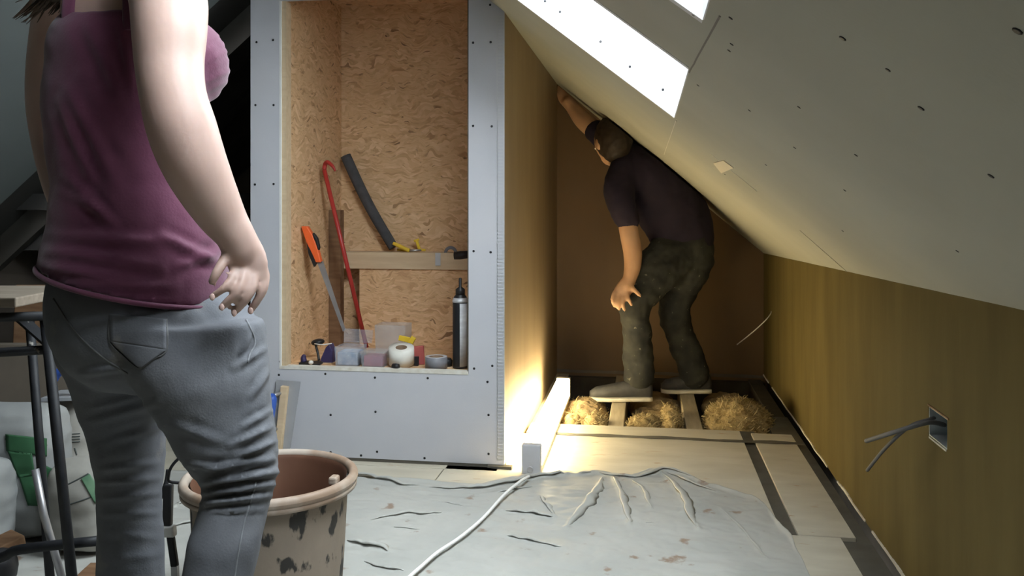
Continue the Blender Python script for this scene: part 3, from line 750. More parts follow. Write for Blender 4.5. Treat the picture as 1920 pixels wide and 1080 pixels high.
# ================================================================ MIXING BIN
BD = 1.98
bc = C(507, 891, BD); RB = 162 * BD / F; rimz = bc.z
BN = Vector((bc.x, bc.y, 0.010))
bn = thing('mixing_bin', 'dirty brown plastic mixing bin with rolled rim behind the woman', 'bin', BN)
H = rimz - BN.z
rb0 = RB * 0.88
prof = [(rb0 * 0.90, 0), (rb0 * 0.91, 0.004), (rb0 * .965, H * .5), (rb0, H - .035), (rb0 * 1.005, H - .012)]
q = MB().lathe(prof, BN, 56); q.f = [f for f in q.f if len(f) == 4] + [q.f[-2]]
w_ = q.build('bin_wall', 'bin_wall', bn); sm = w_.modifiers.new('t', 'SOLIDIFY'); sm.thickness = 0.004; sm.offset = -1
q = MB().lathe([(rb0 * .99, H - .003), (rb0 * .962, H - .012), (rb0 * .925, H * .5), (rb0 * .86, .014), (rb0 * .3, .012), (.001, .012)], BN, 56); q.f = [f for f in q.f if len(f) == 4]
q.build('bin_lining', 'bin_inside', bn)
rr = []
for k in range(17):
    a = math.pi * 2 * k / 16; rr.append((RB * .945 + math.cos(a) * RB * .055, H - .006 + math.sin(a) * .013))
q = MB().lathe(rr, BN, 64); q.f = [f for f in q.f if len(f) == 4]
q.build('rim', 'bin_rim', bn)
q = MB().lathe([(RB * .90, H - .030), (RB * .985, H - .026), (RB * .985, H - .016), (RB * .9, H - .012)], BN, 64); q.f = [f for f in q.f if len(f) == 4]
q.build('rim_skirt', 'bin_rim', bn)
lug = BN + Vector((0, 0, H)) + RIGHT * RB * .80 - FWD * RB * .30
MB().box(-.012, .012, -.02, .02, -.018, .004).build('tmp', 'raw_edge')  # plaster blob on the inner rim (moved below)
tb = bpy.data.objects['tmp']; tb.name = 'plaster_blob'; tb.scale = (.8, .7, .8); tb.data.materials[0] = M['bin_rim']; tb.parent = bn; tb.location = lug - BN
bvm = tb.modifiers.new('b', 'BEVEL'); bvm.width = 0.006; bvm.segments = 2
# wire handle hanging on the left side
hp = [C(346, 905, BD), C(330, 905, BD - .02), C(315, 900, BD - .04), C(320, 878, BD - .05), C(335, 860, BD - .05), C(356, 848, BD - .05), C(385, 842, BD - .05)]
MB().tube(hp, .0035, 8, 6).build('handle', 'black_plastic', bn)

# slim black tool with a white collar between the bin and the far leg
tp = [C(322, 930, 2.05), C(318, 958, 2.03), C(316, 985, 2.02)]
tl = thing('mop_brush', 'slim black-handled tool with a white collar standing left of the bin', 'hand tool', onZ(322, 1125, 0.008))
MB().tube([C(300, 935, 2.06), C(312, 905, 2.07), C(316, 880, 2.08)], .006, 8, 4).build('strap', 'black_plastic', tl)
MB().bar(C(316, 908, 2.05), C(314, 985, 2.04), .022, .014).build('handle', 'black_plastic', tl, bevel=.003)
MB().bar(C(315, 985, 2.04), C(316, 1006, 2.04), .036, .020).build('collar', 'white_paint', tl, bevel=.004)
MB().bar(C(320, 1005, 2.04), C(328, 1062, 2.04), .018, .012).build('bristles', 'black_paint', tl, bevel=.003)
MB().bar(C(328, 1060, 2.04), onZ(330, 1128, 0.008), .016, .010).build('blade', 'steel', tl)

# ================================================================ HAWK LEANING ON THE CUPBOARD FRONT
hk = thing('plastering_float', 'plasterer\'s float with a blue handle leaning on the cupboard front', 'plastering float', onZ(535, 862, 0.002))
def lean(x, y, lift):   # points on a board leaning on the front
    p = onY(x, y, YF - 0.012); k = (0.30 - p.z); return Vector((p.x, YF - 0.006 - max(k, 0) * 0.10 - lift, p.z))
A = [lean(512, 858, 0), lean(546, 860, 0), lean(563, 716, 0), lean(518, 712, 0)]
MB().hexa(A + [p + Vector((0, -0.004, 0)) for p in A]).build('blade', 'alu', hk)
A = [lean(523, 845, .004), lean(535, 846, .004), lean(543, 724, .004), lean(530, 722, .004)]
MB().hexa(A + [p + Vector((0, -0.02, 0)) for p in A]).build('spine', 'pine', hk, bevel=.002)
MB().tube([lean(519, 742, .05), lean(522, 744, .055), lean(518, 792, .055)], [.014, .018, .015], 12, 5).build('handle', 'blue_grip', hk)
MB().tube([lean(530, 735, .02), lean(518, 738, .05)], .007, 8).build('shank', 'steel', hk)
MB().tube([lean(526, 800, .02), lean(514, 796, .05)], .007, 8).build('shank', 'steel', hk)

# ================================================================ LEFT CORNER: PLANK ON BLACK TRESTLE, BAGS
def cam_pt(a, d, z): return Vector((RIGHT * a + FWD * d).to_tuple()[:2] + (z,))
q = MB(); z0, z1 = 0.728, 0.750
aR = (95 - 960) / F * 1.99
q.hexa([cam_pt(-1.9, 1.85, z0), cam_pt(aR, 1.85, z0), cam_pt(aR, 2.13, z0), cam_pt(-1.9, 2.13, z0), cam_pt(-1.9, 1.85, z1), cam_pt(aR, 1.85, z1), cam_pt(aR, 2.13, z1), cam_pt(-1.9, 2.13, z1)])
pl = tag(q.build('scaffold_board', 'scaffold', bevel=.003), 'pale worn timber plank resting on the black trestle at left', 'plank')
tr = thing('trestle', 'black tubular steel trestle carrying the plank left of the woman', 'trestle', cam_pt(-1.15, 1.98, 0.008))
def floor_below(x, y, x2, y2, d):      # continue a slanted leg down to the sheet
    p, q_ = C(x, y, d), C(x2, y2, d); k = (0.012 - p.z) / (q_.z - p.z); return p + (q_ - p) * k
R_ = 0.0105
MB().tube([C(55, 592, 2.06), floor_below(55, 592, 88, 1010, 2.06)], R_, 12).build('leg', 'black_paint', tr)
MB().tube([C(84, 592, 1.93), floor_below(84, 592, 134, 1075, 1.93)], R_ * 1.1, 12).build('leg', 'black_paint', tr)
MB().tube([C(-70, 600, 2.06), floor_below(-70, 600, -95, 1010, 2.06)], R_, 12).build('leg', 'black_paint', tr)
MB().tube([C(-120, 600, 1.93), floor_below(-120, 600, -160, 1010, 1.93)], R_, 12).build('leg', 'black_paint', tr)
MB().tube([C(-130, 668, 1.95), C(104, 655, 1.95)], R_, 12).build('crossbar', 'black_paint', tr)
MB().tube([C(-130, 1080, 1.95), C(0, 1046, 1.95), C(40, 1030, 1.95), C(185, 1014, 1.97)], R_ * 1.1, 12, 4).build('crossbar', 'black_paint', tr)
MB().tube([C(-150, 600, 1.92), C(96, 592, 1.92)], R_, 12).build('top_bar', 'black_paint', tr)
MB().tube([C(-120, 600, 2.06), C(66, 592, 2.06)], R_, 12).build('top_bar', 'black_paint', tr)
MB().tube([C(66, 880, 2.0), C(82, 965, 1.99), floor_below(82, 965, 118, 1090, 1.97)], .0085, 10).build('brace', 'steel', tr)
MB().bar(C(40, 598, 1.99), C(110, 660, 1.94), .03, .006).build('gusset', 'black_paint', tr)

def bag(name, label, c, ax, ay, az, m, seed, tilt=0.0):
    t = thing(name, label, 'bag', c - UP * 0, 'plaster bags stacked at left')
    q = MB(); secs = []
    R = Matrix.Rotation(tilt, 3, FWD)
    for j in range(15):
        s = -1 + 2 * j / 14
        k = (1 - abs(s) ** 4.5) ** 0.5 if abs(s) < 1 else 0.0
        secs.append((c + R @ (UP * (az * (1 + s))), R @ (RIGHT * ax * (0.80 + 0.20 * k)), R @ (FWD * ay * max(k, 0.12)), 3.2))
    q.loft(secs, 40)
    me = remesh(q, 0.009, 2)
    displace(me, lambda p, n: 0.010 * nz(p * 7 + Vector((seed * 5, 0, 0))) + 0.005 * nz(Vector((p.x * 12, p.y * 12, p.z * 30)) + Vector((seed, 3, 0))))
    tree = bvh_world(me)
    place(me, 'sack', m, t)
    return t, tree
def project_patch(tree, poly_px, lift, name, m, parent, n=10):
    # quad patch given by four picture corners, wrapped on the surface below it
    a, b_, c_, d_ = [Vector((*p, 0)) for p in poly_px]; q = MB(); grid = {}
    for i in range(n + 1):
        for j in range(n + 1):
            p = a.lerp(b_, i / n).lerp(d_.lerp(c_, i / n), j / n)
            dr = ray(p.x, p.y).normalized(); h = tree.ray_cast(EYE, dr)
            if h[0] is None: continue
            grid[i, j] = len(q.v); q.v.append(h[0] - dr * lift)
    for i in range(n):
        for j in range(n):
            ks = [(i, j), (i + 1, j), (i + 1, j + 1), (i, j + 1)]
            if all(k in grid for k in ks): q.smooth.add(len(q.f)); q.f.append(tuple(grid[k] for k in ks))
    if q.f:
        o = q.build(name, m, parent); s_ = o.modifiers.new('t', 'SOLIDIFY'); s_.thickness = 0.0008; s_.offset = 0
        return o
def project_line(tree, px, r, name, m, parent, n=24, lift=0.0):
    pts = []; P2 = [Vector((*p, 0)) for p in px]; P2, _ = spline(P2, [0] * len(P2), n)
    for p in P2:
        dr = ray(p.x, p.y).normalized(); h = tree.ray_cast(EYE, dr)
        if h[0] is not None: pts.append(h[0] - dr * lift)
    if len(pts) > 2: return MB().tube(pts, r, 6).build(name, m, parent)

DA = 2.42
pA = C(35, 1000, DA); zA = 0.010
bA, tA = bag('plaster_bag', 'white plaster bag with bold green print behind the trestle', Vector((pA.x, pA.y, zA)), .135, .10, (C(35, 752, DA).z - zA) / 2, 'bag_white', 1)
project_patch(tA, [(10, 814), (88, 822), (88, 856), (12, 846)], .003, 'printed_band', 'print_green', bA)
project_patch(tA, [(14, 846), (60, 850), (66, 892), (34, 896)], .003, 'printed_logo', 'print_green', bA)
project_patch(tA, [(34, 890), (66, 884), (108, 950), (52, 948)], .003, 'printed_logo', 'print_green', bA)
project_patch(tA, [(84, 872), (108, 884), (112, 936), (88, 918)], .003, 'printed_logo', 'print_green', bA)
project_line(tA, [(10, 823), (50, 829), (88, 835)], .0022, 'printed_rule', 'print_dark', bA)
pB = C(140, 1000, 2.60)
bB, tB = bag('plaster_bag', 'cream plaster bag with a small grey code standing behind the trestle legs', Vector((pB.x, pB.y, 0.010)), .085, .08, (C(140, 748, 2.60).z) / 2, 'bag_cream', 2)
for yy in (814, 819, 824, 829):
    project_line(tB, [(131, yy), (150, yy - 1)], .0018, 'printed_code', 'print_dark', bB)
project_line(tB, [(140, 840), (144, 853)], .0022, 'printed_code', 'print_dark', bB)
pC = C(160, 1000, 2.34)
bC, tC = bag('plaster_bag', 'low slumped cream plaster bag with pale green stripes beside the woman', Vector((pC.x, pC.y, 0.010)), .085, .085, (C(160, 866, 2.34).z) / 2, 'bag_cream', 3)
project_patch(tC, [(152, 898), (168, 888), (196, 930), (178, 944)], .003, 'printed_stripe', 'print_pale_green', bC)
project_line(tC, [(128, 908), (148, 898), (166, 888)], .0022, 'seam', 'print_dark', bC)
project_line(tC, [(130, 946), (160, 936), (192, 924)], .0018, 'crease', 'print_dark', bC)
pD = C(-42, 1000, 2.24)
bag('plaster_bag', 'bluish white plaster bag at the very left edge of the picture', Vector((pD.x, pD.y, 0.010)), .075, .09, (C(-20, 862, 2.25).z) / 2, 'bag_white', 4)
# brown boards behind, rubble in front
q = MB(); 
q.hexa([cam_pt(-1.85, 2.73, .01), cam_pt(-1.37, 2.73, .01), cam_pt(-1.37, 2.76, .01), cam_pt(-1.85, 2.76, .01), cam_pt(-1.85, 2.77, .50), cam_pt(-1.37, 2.77, .50), cam_pt(-1.37, 2.80, .50), cam_pt(-1.85, 2.80, .50)])
tag(q.build('brown_panel', 'card_brown', bevel=.004), 'grey-brown board standing behind the plaster bags', 'board')
q = MB(); q.hexa([cam_pt(-1.70, 2.86, .0), cam_pt(-1.28, 2.86, .0), cam_pt(-1.28, 2.90, .0), cam_pt(-1.70, 2.90, .0), cam_pt(-1.70, 2.92, .68), cam_pt(-1.28, 2.92, .68), cam_pt(-1.28, 2.95, .66), cam_pt(-1.70, 2.95, .66)])
tag(q.build('dark_panel', 'rust_wood', bevel=.004), 'reddish dark board propped under the left roof slope', 'board')
bt = thing('hand_float', 'blue-handled float lying on top of the plaster bags', 'plastering float', C(125, 735, 2.52))
MB().bar(C(95, 742, 2.54), C(165, 740, 2.54), .11, .012).build('blade', 'alu', bt, bevel=.002)
MB().tube([C(100, 716, 2.5), C(108, 700, 2.5), C(122, 696, 2.5), C(140, 704, 2.5), C(158, 718, 2.5)], [.010, .013, .013, .013, .010], 12, 5).build('handle', 'blue_grip', bt)
MB().tube([C(101, 712, 2.5), C(102, 740, 2.53)], .006, 8).build('shank', 'steel', bt)
MB().tube([C(157, 714, 2.5), C(156, 740, 2.53)], .006, 8).build('shank', 'steel', bt)
q = MB().bar(onZ(-60, 1118, .03) + UP * .08, C(36, 1008, 2.1) + Vector((0, 0, 0)), .07, .03); tag(q.build('timber_offcut', 'rust_wood', bevel=.003), 'short orange-brown timber offcut at the lower left edge', 'timber')
q = MB().bar(onZ(150, 1098, .025), onZ(188, 1062, .025), .05, .022); tag(q.build('wood_chip', 'rust_wood', bevel=.003), 'small brown wood scrap on the sheet beside the far leg', 'timber')
q = MB(); cr = onZ(-38, 1120, 0.012); q.ellipsoid(cr + UP * .07, RIGHT * .085, FWD * .08, UP * .065, 18, 10); me = remesh(q, .01, 1); displace(me, lambda p, n: .012 * nz(p * 14))
t = thing('rubble_sack', 'dark crumpled rubble sack in the lower left corner', 'sack', cr); place(me, 'sack', 'black_plastic', t)

# ================================================================ TOOLS IN THE CUPBOARD
FZ = OZ0 + 0.001
# red wrecking bar
Bp = Vector((-1.14, YI - .30, FZ + .008))
cb = thing('crowbar', 'long red crowbar leaning in the cupboard corner', 'crowbar', Bp)
top = onY(608, 318, 3.40)
foot = onY(678, 612, 3.45)
dirv = (foot - top).normalized(); foot2 = top + dirv * ((FZ + .012 - top.z) / dirv.z)
MB().tube([top, foot2], .0095, 8).build('shaft', 'red_paint', cb)
MB().tube([top, top + Vector((.004, .0, .022)), top + Vector((.02, -.012, .030)), top + Vector((.045, -.02, .012)), top + Vector((.056, -.02, -.008))], [.0095, .0095, .009, .007, .004], 8, 5).build('claw', 'red_paint', cb)
# handsaw with orange and black grip
saw = thing('handsaw', 'handsaw with an orange and black grip standing blade down', 'saw', Vector((-1.15, 3.235, FZ)))
sy_ = 3.235
g = lambda x, y: onY(x, y, sy_)
q = MB(); 
pts = [(566, 424), (578, 424), (588, 440), (598, 468), (604, 492), (594, 492), (586, 474), (576, 454)]
def slabpoly(q, pts, y, t):
    P_ = [onY(a, c, y) for a, c in pts]; n = len(P_)
    k = len(q.v); q.v += [p + Vector((0, -t, 0)) for p in P_] + [p + Vector((0, t, 0)) for p in P_]
    q.f.append(tuple(k + i for i in range(n))); q.f.append(tuple(k + n + i for i in reversed(range(n))))
    for i in range(n): q.f.append((k + i, k + (i + 1) % n, k + n + (i + 1) % n, k + n + i))
    return q
slabpoly(MB(), pts, sy_, .012).build('grip', 'orange_grip', saw, bevel=.004)
slabpoly(MB(), [(588, 436), (596, 446), (600, 464), (598, 470), (592, 452), (586, 444)], sy_, .010).build('grip_insert', 'black_plastic', saw, bevel=.003)
slabpoly(MB(), [(576, 452), (586, 474), (594, 492), (604, 492), (600, 478), (590, 500), (580, 476)], sy_, .009).build('grip_insert', 'black_plastic', saw)
e1, e2 = g(636, 592), g(640, 586)
slabpoly(MB(), [(594, 490), (606, 490), (648, 618), (643, 622)], sy_, .0008).build('blade', 'steel', saw)
# foam pipe insulation
pi = [onY(648, 292, YI - .05), onY(672, 345, YI - .045), onY(700, 400, YI - .045), onY(738, 466, YI - .05)]
pi[-1].z = max(pi[-1].z, .745 + .018)
tag(MB().tube(pi, [.0235, .0235, .023, .022], 14, 5).build('foam_pipe', 'foam_pipe'), 'dark grey foam pipe sleeve leaning on the OSB back panel', 'pipe')
# things on the rail
RT = .746
o = thing('pliers', 'tool with a bright yellow handle lying on the timber rail', 'pliers', onY(758, 468, YI - .06))
MB().tube([onY(737, 456, YI - .09), onY(750, 462, YI - .09), onY(768, 470, YI - .09)], [.007, .009, .008], 10, 4).build('handle', 'yellow_plastic', o)
MB().tube([onY(745, 468, YI - .05), onY(770, 470, YI - .05)], [.006, .006], 10, 4).build('handle', 'yellow_plastic', o)
MB().tube([onY(768, 470, YI - .085), onY(790, 469, YI - .07)], [.006, .003], 8).build('jaw', 'steel', o)
o = thing('clamp', 'small yellow spring clamp upright on the timber rail', 'clamp', onY(784, 469, YI - .05))
MB().bar(onY(781, 450, YI - .05), onY(787, 469, YI - .05), .013, .01).build('arm', 'yellow_plastic', o, bevel=.002)
MB().bar(onY(776, 452, YI - .05), onY(786, 449, YI - .05), .008, .01).build('lever', 'yellow_plastic', o, bevel=.002)
MB().bar(onY(786, 468, YI - .05), onY(798, 469, YI - .05), .009, .01).build('arm', 'yellow_plastic', o, bevel=.002)
q = MB().lathe([(.016, -.012), (.028, -.012), (.029, 0), (.028, .012), (.016, .012), (.015, 0), (.016, -.012)], onY(845, 475, YI - .075) + UP * .003, 24, (.2, -1, .1)); q.f = [f for f in q.f if len(f) == 4]
tag(q.build('wire_coil', 'tape_grey'), 'grey coil standing at the right end of the rail', 'coil')
o = thing('chuck', 'dark drill chuck lying at the right end of the rail', 'drill part', onY(862, 480, YI - .10))
MB().lathe([(.008, -.03), (.018, -.028), (.02, .0), (.018, .03), (.008, .034)], onY(864, 479, YI - .10), 16, (1, 0, .1)).build('body', 'black_plastic', o)
MB().box(*[v for pr in zip(onY(816, 498, YI - .114), onY(826, 474, YI - .112)) for v in sorted(pr)]).build('tmp2', 'zinc')
o2 = bpy.data.objects['tmp2']; o2.name = 'steel_plate'; tag(o2, 'small grey steel plate fixed to the front of the rail', 'plate')
# gun foam can, tall black with a pale label
cx = onY(863, 690, YF + .10)
can = thing('sealant_can', 'tall black aerosol can with a pale label at the right of the cupboard', 'can', Vector((cx.x, cx.y, FZ)))
zt = onY(863, 545, YF + .10).z; Hc = zt - FZ; rc = .0285
cb_ = Vector((cx.x, cx.y, FZ))
MB().lathe([(rc * .95, 0), (rc, .004), (rc, Hc * .86), (rc * .85, Hc * .92), (rc * .5, Hc * .96), (rc * .3, Hc)], cb_, 28).build('body', 'black_plastic', can)
MB().lathe([(rc * .62, Hc * .95), (rc * .62, Hc * 1.02), (rc * .2, Hc * 1.05), (rc * .2, Hc * 1.16), (.001, Hc * 1.17)], cb_, 18).build('nozzle', 'black_plastic', can)
q = MB(); n = 10
for i in range(n + 1):
    a = math.radians(-82 + 70 * i / n); 
    for z in (Hc * .03, Hc * .84): q.v.append(cb_ + Vector((math.cos(a) * rc * 1.02, math.sin(a) * rc * 1.02, z)))
for i in range(n): q.smooth.add(len(q.f)); q.f.append((2 * i, 2 * i + 2, 2 * i + 3, 2 * i + 1))
lo = q.build('label', 'white_label', can); s_ = lo.modifiers.new('t', 'SOLIDIFY'); s_.thickness = .0006
MB().lathe([(rc * 1.02, Hc * .85), (rc * 1.04, Hc * .87), (rc * .9, Hc * .91)], cb_, 28).build('shoulder_ring', 'zinc', can)
# rolls of tape
def roll(name, label, c, ro, ri, h, m, mi, edge=None, tilt=(0, 0, 1)):
    t = thing(name, label, 'tape', c)
    q = MB().lathe([(ri, 0), (ro, 0), (ro * 1.005, h * .5), (ro, h), (ri, h)], c, 36, tilt); q.f = [f for f in q.f if len(f) == 4]
    k = len(q.v); q.build('tape_body', m, t)
    q = MB().lathe([(ri, h * .002), (ri, h * .998), (ri * .92, h * .998), (ri * .92, h * .002), (ri, h * .002)], c, 30, tilt); q.f = [f for f in q.f if len(f) == 4]
    q.build('core', mi, t)
    if edge:
        q = MB().lathe([(ri, h * .998), (ro * .99, h * .998), (ro * .99, h * 1.02), (ri, h * 1.02), (ri, h * .998)], c, 36, tilt); q.f = [f for f in q.f if len(f) == 4]
        q.build('tape_face', edge, t)
    return t
def on_cup(x, y): p = onZ(x, y, FZ); return p
def at_cup(x, Y): p = onY(x, 600, Y); return Vector((p.x, p.y, FZ))
roll('joint_tape_roll', 'large white roll of joint tape at the centre of the cupboard shelf', at_cup(753, 3.14) + UP * .012, .048, .022, .064, 'tape_white', 'card_core', tilt=(0.06, -.26, 1))
roll('duct_tape_roll', 'grey duct tape roll with silvery top near the black can', at_cup(818, 3.12), .0415, .028, .044, 'tape_grey', 'card_core', 'foil_edge')
# clear tub with blue-grey fixings and its open lid
def tub(name, label, x0, x1, y0, y1, h, m, content, ch, lid=None):
    t = thing(name, label, 'tub', Vector(((x0 + x1) / 2, (y0 + y1) / 2, FZ))); e = .0018; f = .004
    q = MB().hexa([(x0 + f, y0 + f, FZ), (x1 - f, y0 + f, FZ), (x1 - f, y1 - f, FZ), (x0 + f, y1 - f, FZ), (x0, y0, FZ + h), (x1, y0, FZ + h), (x1, y1, FZ + h), (x0, y1, FZ + h)])
    q.f = [fc for i, fc in enumerate(q.f) if i != 1]
    o = q.build('wall', m, t); s_ = o.modifiers.new('t', 'SOLIDIFY'); s_.thickness = e
    if content: MB().box(x0 + .008, x1 - .008, y0 + .008, y1 - .008, FZ + .003, FZ + ch).build('contents', content, t, bevel=.004)
    return t
p0, p1 = at_cup(632, 3.13), at_cup(677, 3.13)
t = tub('clear_tub', 'clear plastic tub full of blue-grey fixings with its lid open', p0.x, p1.x, 3.10, 3.20, .072, 'clear_plastic', 'blue_contents', .052)
A = [Vector((p0.x, 3.20, FZ + .074)), Vector((p1.x + .02, 3.20, FZ + .074)), Vector((p1.x + .03, 3.185, FZ + .125)), Vector((p0.x + .005, 3.195, FZ + .128))]
MB().hexa(A + [p + Vector((0, .002, .002)) for p in A]).build('lid', 'clear_plastic', t, bevel=.0008)
p0, p1 = at_cup(681, 3.12), at_cup(724, 3.12)
t = tub('fixings_tub', 'low clear tub with dark pink contents beside the white tape roll', p0.x, p1.x, 3.09, 3.17, .052, 'clear_plastic', 'pink_contents', .043)
MB().box(p0.x - .003, p1.x + .003, 3.088, 3.172, FZ + .052, FZ + .060).build('lid', 'clear_dirty', t, bevel=.002)
p0, p1 = at_cup(708, 3.34), at_cup(765, 3.34)
tub('clear_box', 'tall empty clear box behind the tape roll', p0.x, p1.x, 3.30, 3.40, .13, 'clear_dirty', None, 0)
# dark caps and scraps on the left of the shelf
o = thing('dust_mask', 'dark navy dust mask in the left corner of the cupboard shelf', 'mask', at_cup(606, 3.20))
slabpoly(MB(), [(601, 684), (627, 686), (627, 656), (621, 643), (614, 650), (606, 668)], 3.19, .022).build('shell', 'navy_plastic', o, bevel=.004)
q = MB().ellipsoid(at_cup(596, 3.24) + UP * .066, (.026, .008, 0), (-.008, .026, 0), (0.006, 0, .014), 16, 8); me = remesh(q, .005, 1); place(me, 'valve', 'black_plastic', o)
MB().tube([at_cup(590, 3.2) + UP * .066, at_cup(604, 3.17) + UP * .068, at_cup(622, 3.17) + UP * .074], .0022, 6, 5).build('strap', 'white_flex', o)
MB().tube([at_cup(592, 3.2) + UP * .06, at_cup(596, 3.19) + UP * .03, at_cup(598, 3.18) + UP * .004], .005, 8, 4).build('strap', 'black_plastic', o)
o = thing('bucket_trowel', 'small dark trowel lying flat at the left end of the shelf', 'trowel', at_cup(578, 3.12))
q = MB(); A = [at_cup(560, 3.10), at_cup(600, 3.09), at_cup(606, 3.15), at_cup(566, 3.16)]; q.hexa(A + [p + UP * .008 for p in A]); q.build('blade', 'black_plastic', o, bevel=.002)
MB().tube([at_cup(570, 3.13) + UP * .008, at_cup(569, 3.13) + UP * .022, at_cup(571, 3.13) + UP * .034], [.012, .011, .006], 10, 4).build('handle', 'navy_plastic', o)
q = MB().ellipsoid(at_cup(583, 3.095) + UP * .012, (.010, 0, 0), (0, .008, 0), (0, 0, .008), 12, 8); tag(q.build('pale_cap', 'tape_white'), 'tiny pale cap lying on the dark trowel', 'cap')
# red packet, yellow clip, black plug
o = thing('fixings_packet', 'torn red packet of fixings behind the grey tape roll', 'packet', at_cup(786, 3.2))
q = MB().hexa([at_cup(776, 3.17), at_cup(797, 3.18), at_cup(797, 3.21), at_cup(776, 3.2), at_cup(772, 3.18) + UP * .068, at_cup(794, 3.19) + UP * .072, at_cup(795, 3.21) + UP * .07, at_cup(773, 3.2) + UP * .066]); q.build('wrapper', 'red_brick_toy', o, bevel=.004)
MB().box(at_cup(776, 3.15).x, at_cup(784, 3.15).x, 3.15, 3.165, FZ, FZ + .035).build('clip', 'black_plastic', o, bevel=.002)
o = thing('yellow_clip', 'yellow plastic clip lying behind the white tape roll', 'clip', at_cup(764, 3.26))
MB().bar(at_cup(748, 3.25) + UP * .090, at_cup(768, 3.25) + UP * .082, .012, .02).build('arm', 'yellow_plastic', o, bevel=.002)
MB().bar(at_cup(769, 3.25) + UP * .066, at_cup(776, 3.25) + UP * .094, .014, .02).build('arm', 'yellow_plastic', o, bevel=.002)
MB().bar(at_cup(762, 3.255) + UP * .0, at_cup(764, 3.255) + UP * .085, .012, .012).build('leg', 'yellow_plastic', o, bevel=.002)
q = MB().lathe([(.006, -.014), (.011, -.012), (.012, 0), (.011, .012), (.006, .014)], at_cup(742, 3.065) + UP * .012, 14, (1, -.3, 0)); tag(q.build('black_plug', 'black_plastic'), 'small black plug in front of the white tape roll', 'plug')
q = MB().lathe([(.006, -.02), (.012, -.018), (.012, .018), (.006, .02)], at_cup(712, 3.2) + UP * .075 * 0 + UP * .012, 12, (1, .3, 0)); tag(q.build('drill_bit_case', 'black_plastic'), 'slim black case behind the pink tub', 'case')
q = MB().lathe([(.020, 0), (.022, .02), (.015, .03)], at_cup(838, 3.17), 16); tag(q.build('bottle_cap', 'black_plastic'), 'dark round cap between the grey roll and the black can', 'cap')

# ================================================================ PEOPLE
def rowsec(y, xl, xr, d, e, tilt=0.0, fall=0.0, ex=2.05):
    s = d / F
    return (C((xl + xr) / 2, y, d), RIGHT * ((xr - xl) / 2 * s) - UP * (tilt * s), FWD * e + UP * fall, ex)
def dense(rows, n=4):
    out = []
    N = len(rows)
    for i in range(N - 1):
        a, b_, c_, d_ = rows[max(i - 1, 0)], rows[i], rows[i + 1], rows[min(i + 2, N - 1)]
        for k in range(n):
            t = k / n
            out.append(tuple(0.5 * ((2 * q1) + (q2 - q0) * t + (2 * q0 - 5 * q1 + 4 * q2 - q3) * t * t + (3 * q1 - q0 - 3 * q2 + q3) * t ** 3) for q0, q1, q2, q3 in zip(a, b_, c_, d_)))
    out.append(tuple(rows[-1])); return out
def limb(mb, pts, seg=20, n=4):
    # pts: (x, y, d, radius px[, depth radius m])
    P_ = [C(p[0], p[1], p[2]) for p in pts]; R_ = [p[3] * p[2] / F for p in pts]; E_ = [(p[4] if len(p) > 4 else p[3] * p[2] / F) for p in pts]
    P2, R2 = spline(P_, R_, n); _, E2 = spline(P_, E_, n)
    secs = []
    for i, p in enumerate(P2):
        t = (P2[min(i + 1, len(P2) - 1)] - P2[max(i - 1, 0)]).normalized()
        u = t.cross(FWD)
        u = u.normalized() if u.length > .05 else RIGHT.copy()
        w = u.cross(t).normalized()
        secs.append((p, u * R2[i], w * E2[i]))
    # rounded ends
    for end in (0, -1):
        p, u, w = secs[end]; q_ = secs[1] if end == 0 else secs[-2]; t = (p - q_[0]).normalized()
        extra = [(p + t * R2[end] * math.sin(a), u * math.cos(a), w * math.cos(a)) for a in (.5, 1.0, 1.35)]
        secs = (list(reversed(extra)) + secs) if end == 0 else (secs + extra)
    mb.loft(secs, seg)
    return mb

# ---------------------------------------------------------------- the woman on the left
DW = 1.48
foot_z = 0.010
wm = thing('person', 'woman in a mauve vest top and grey jeans standing with her back turned', 'person', cam_pt((270 - 960) / F * DW, DW, foot_z))
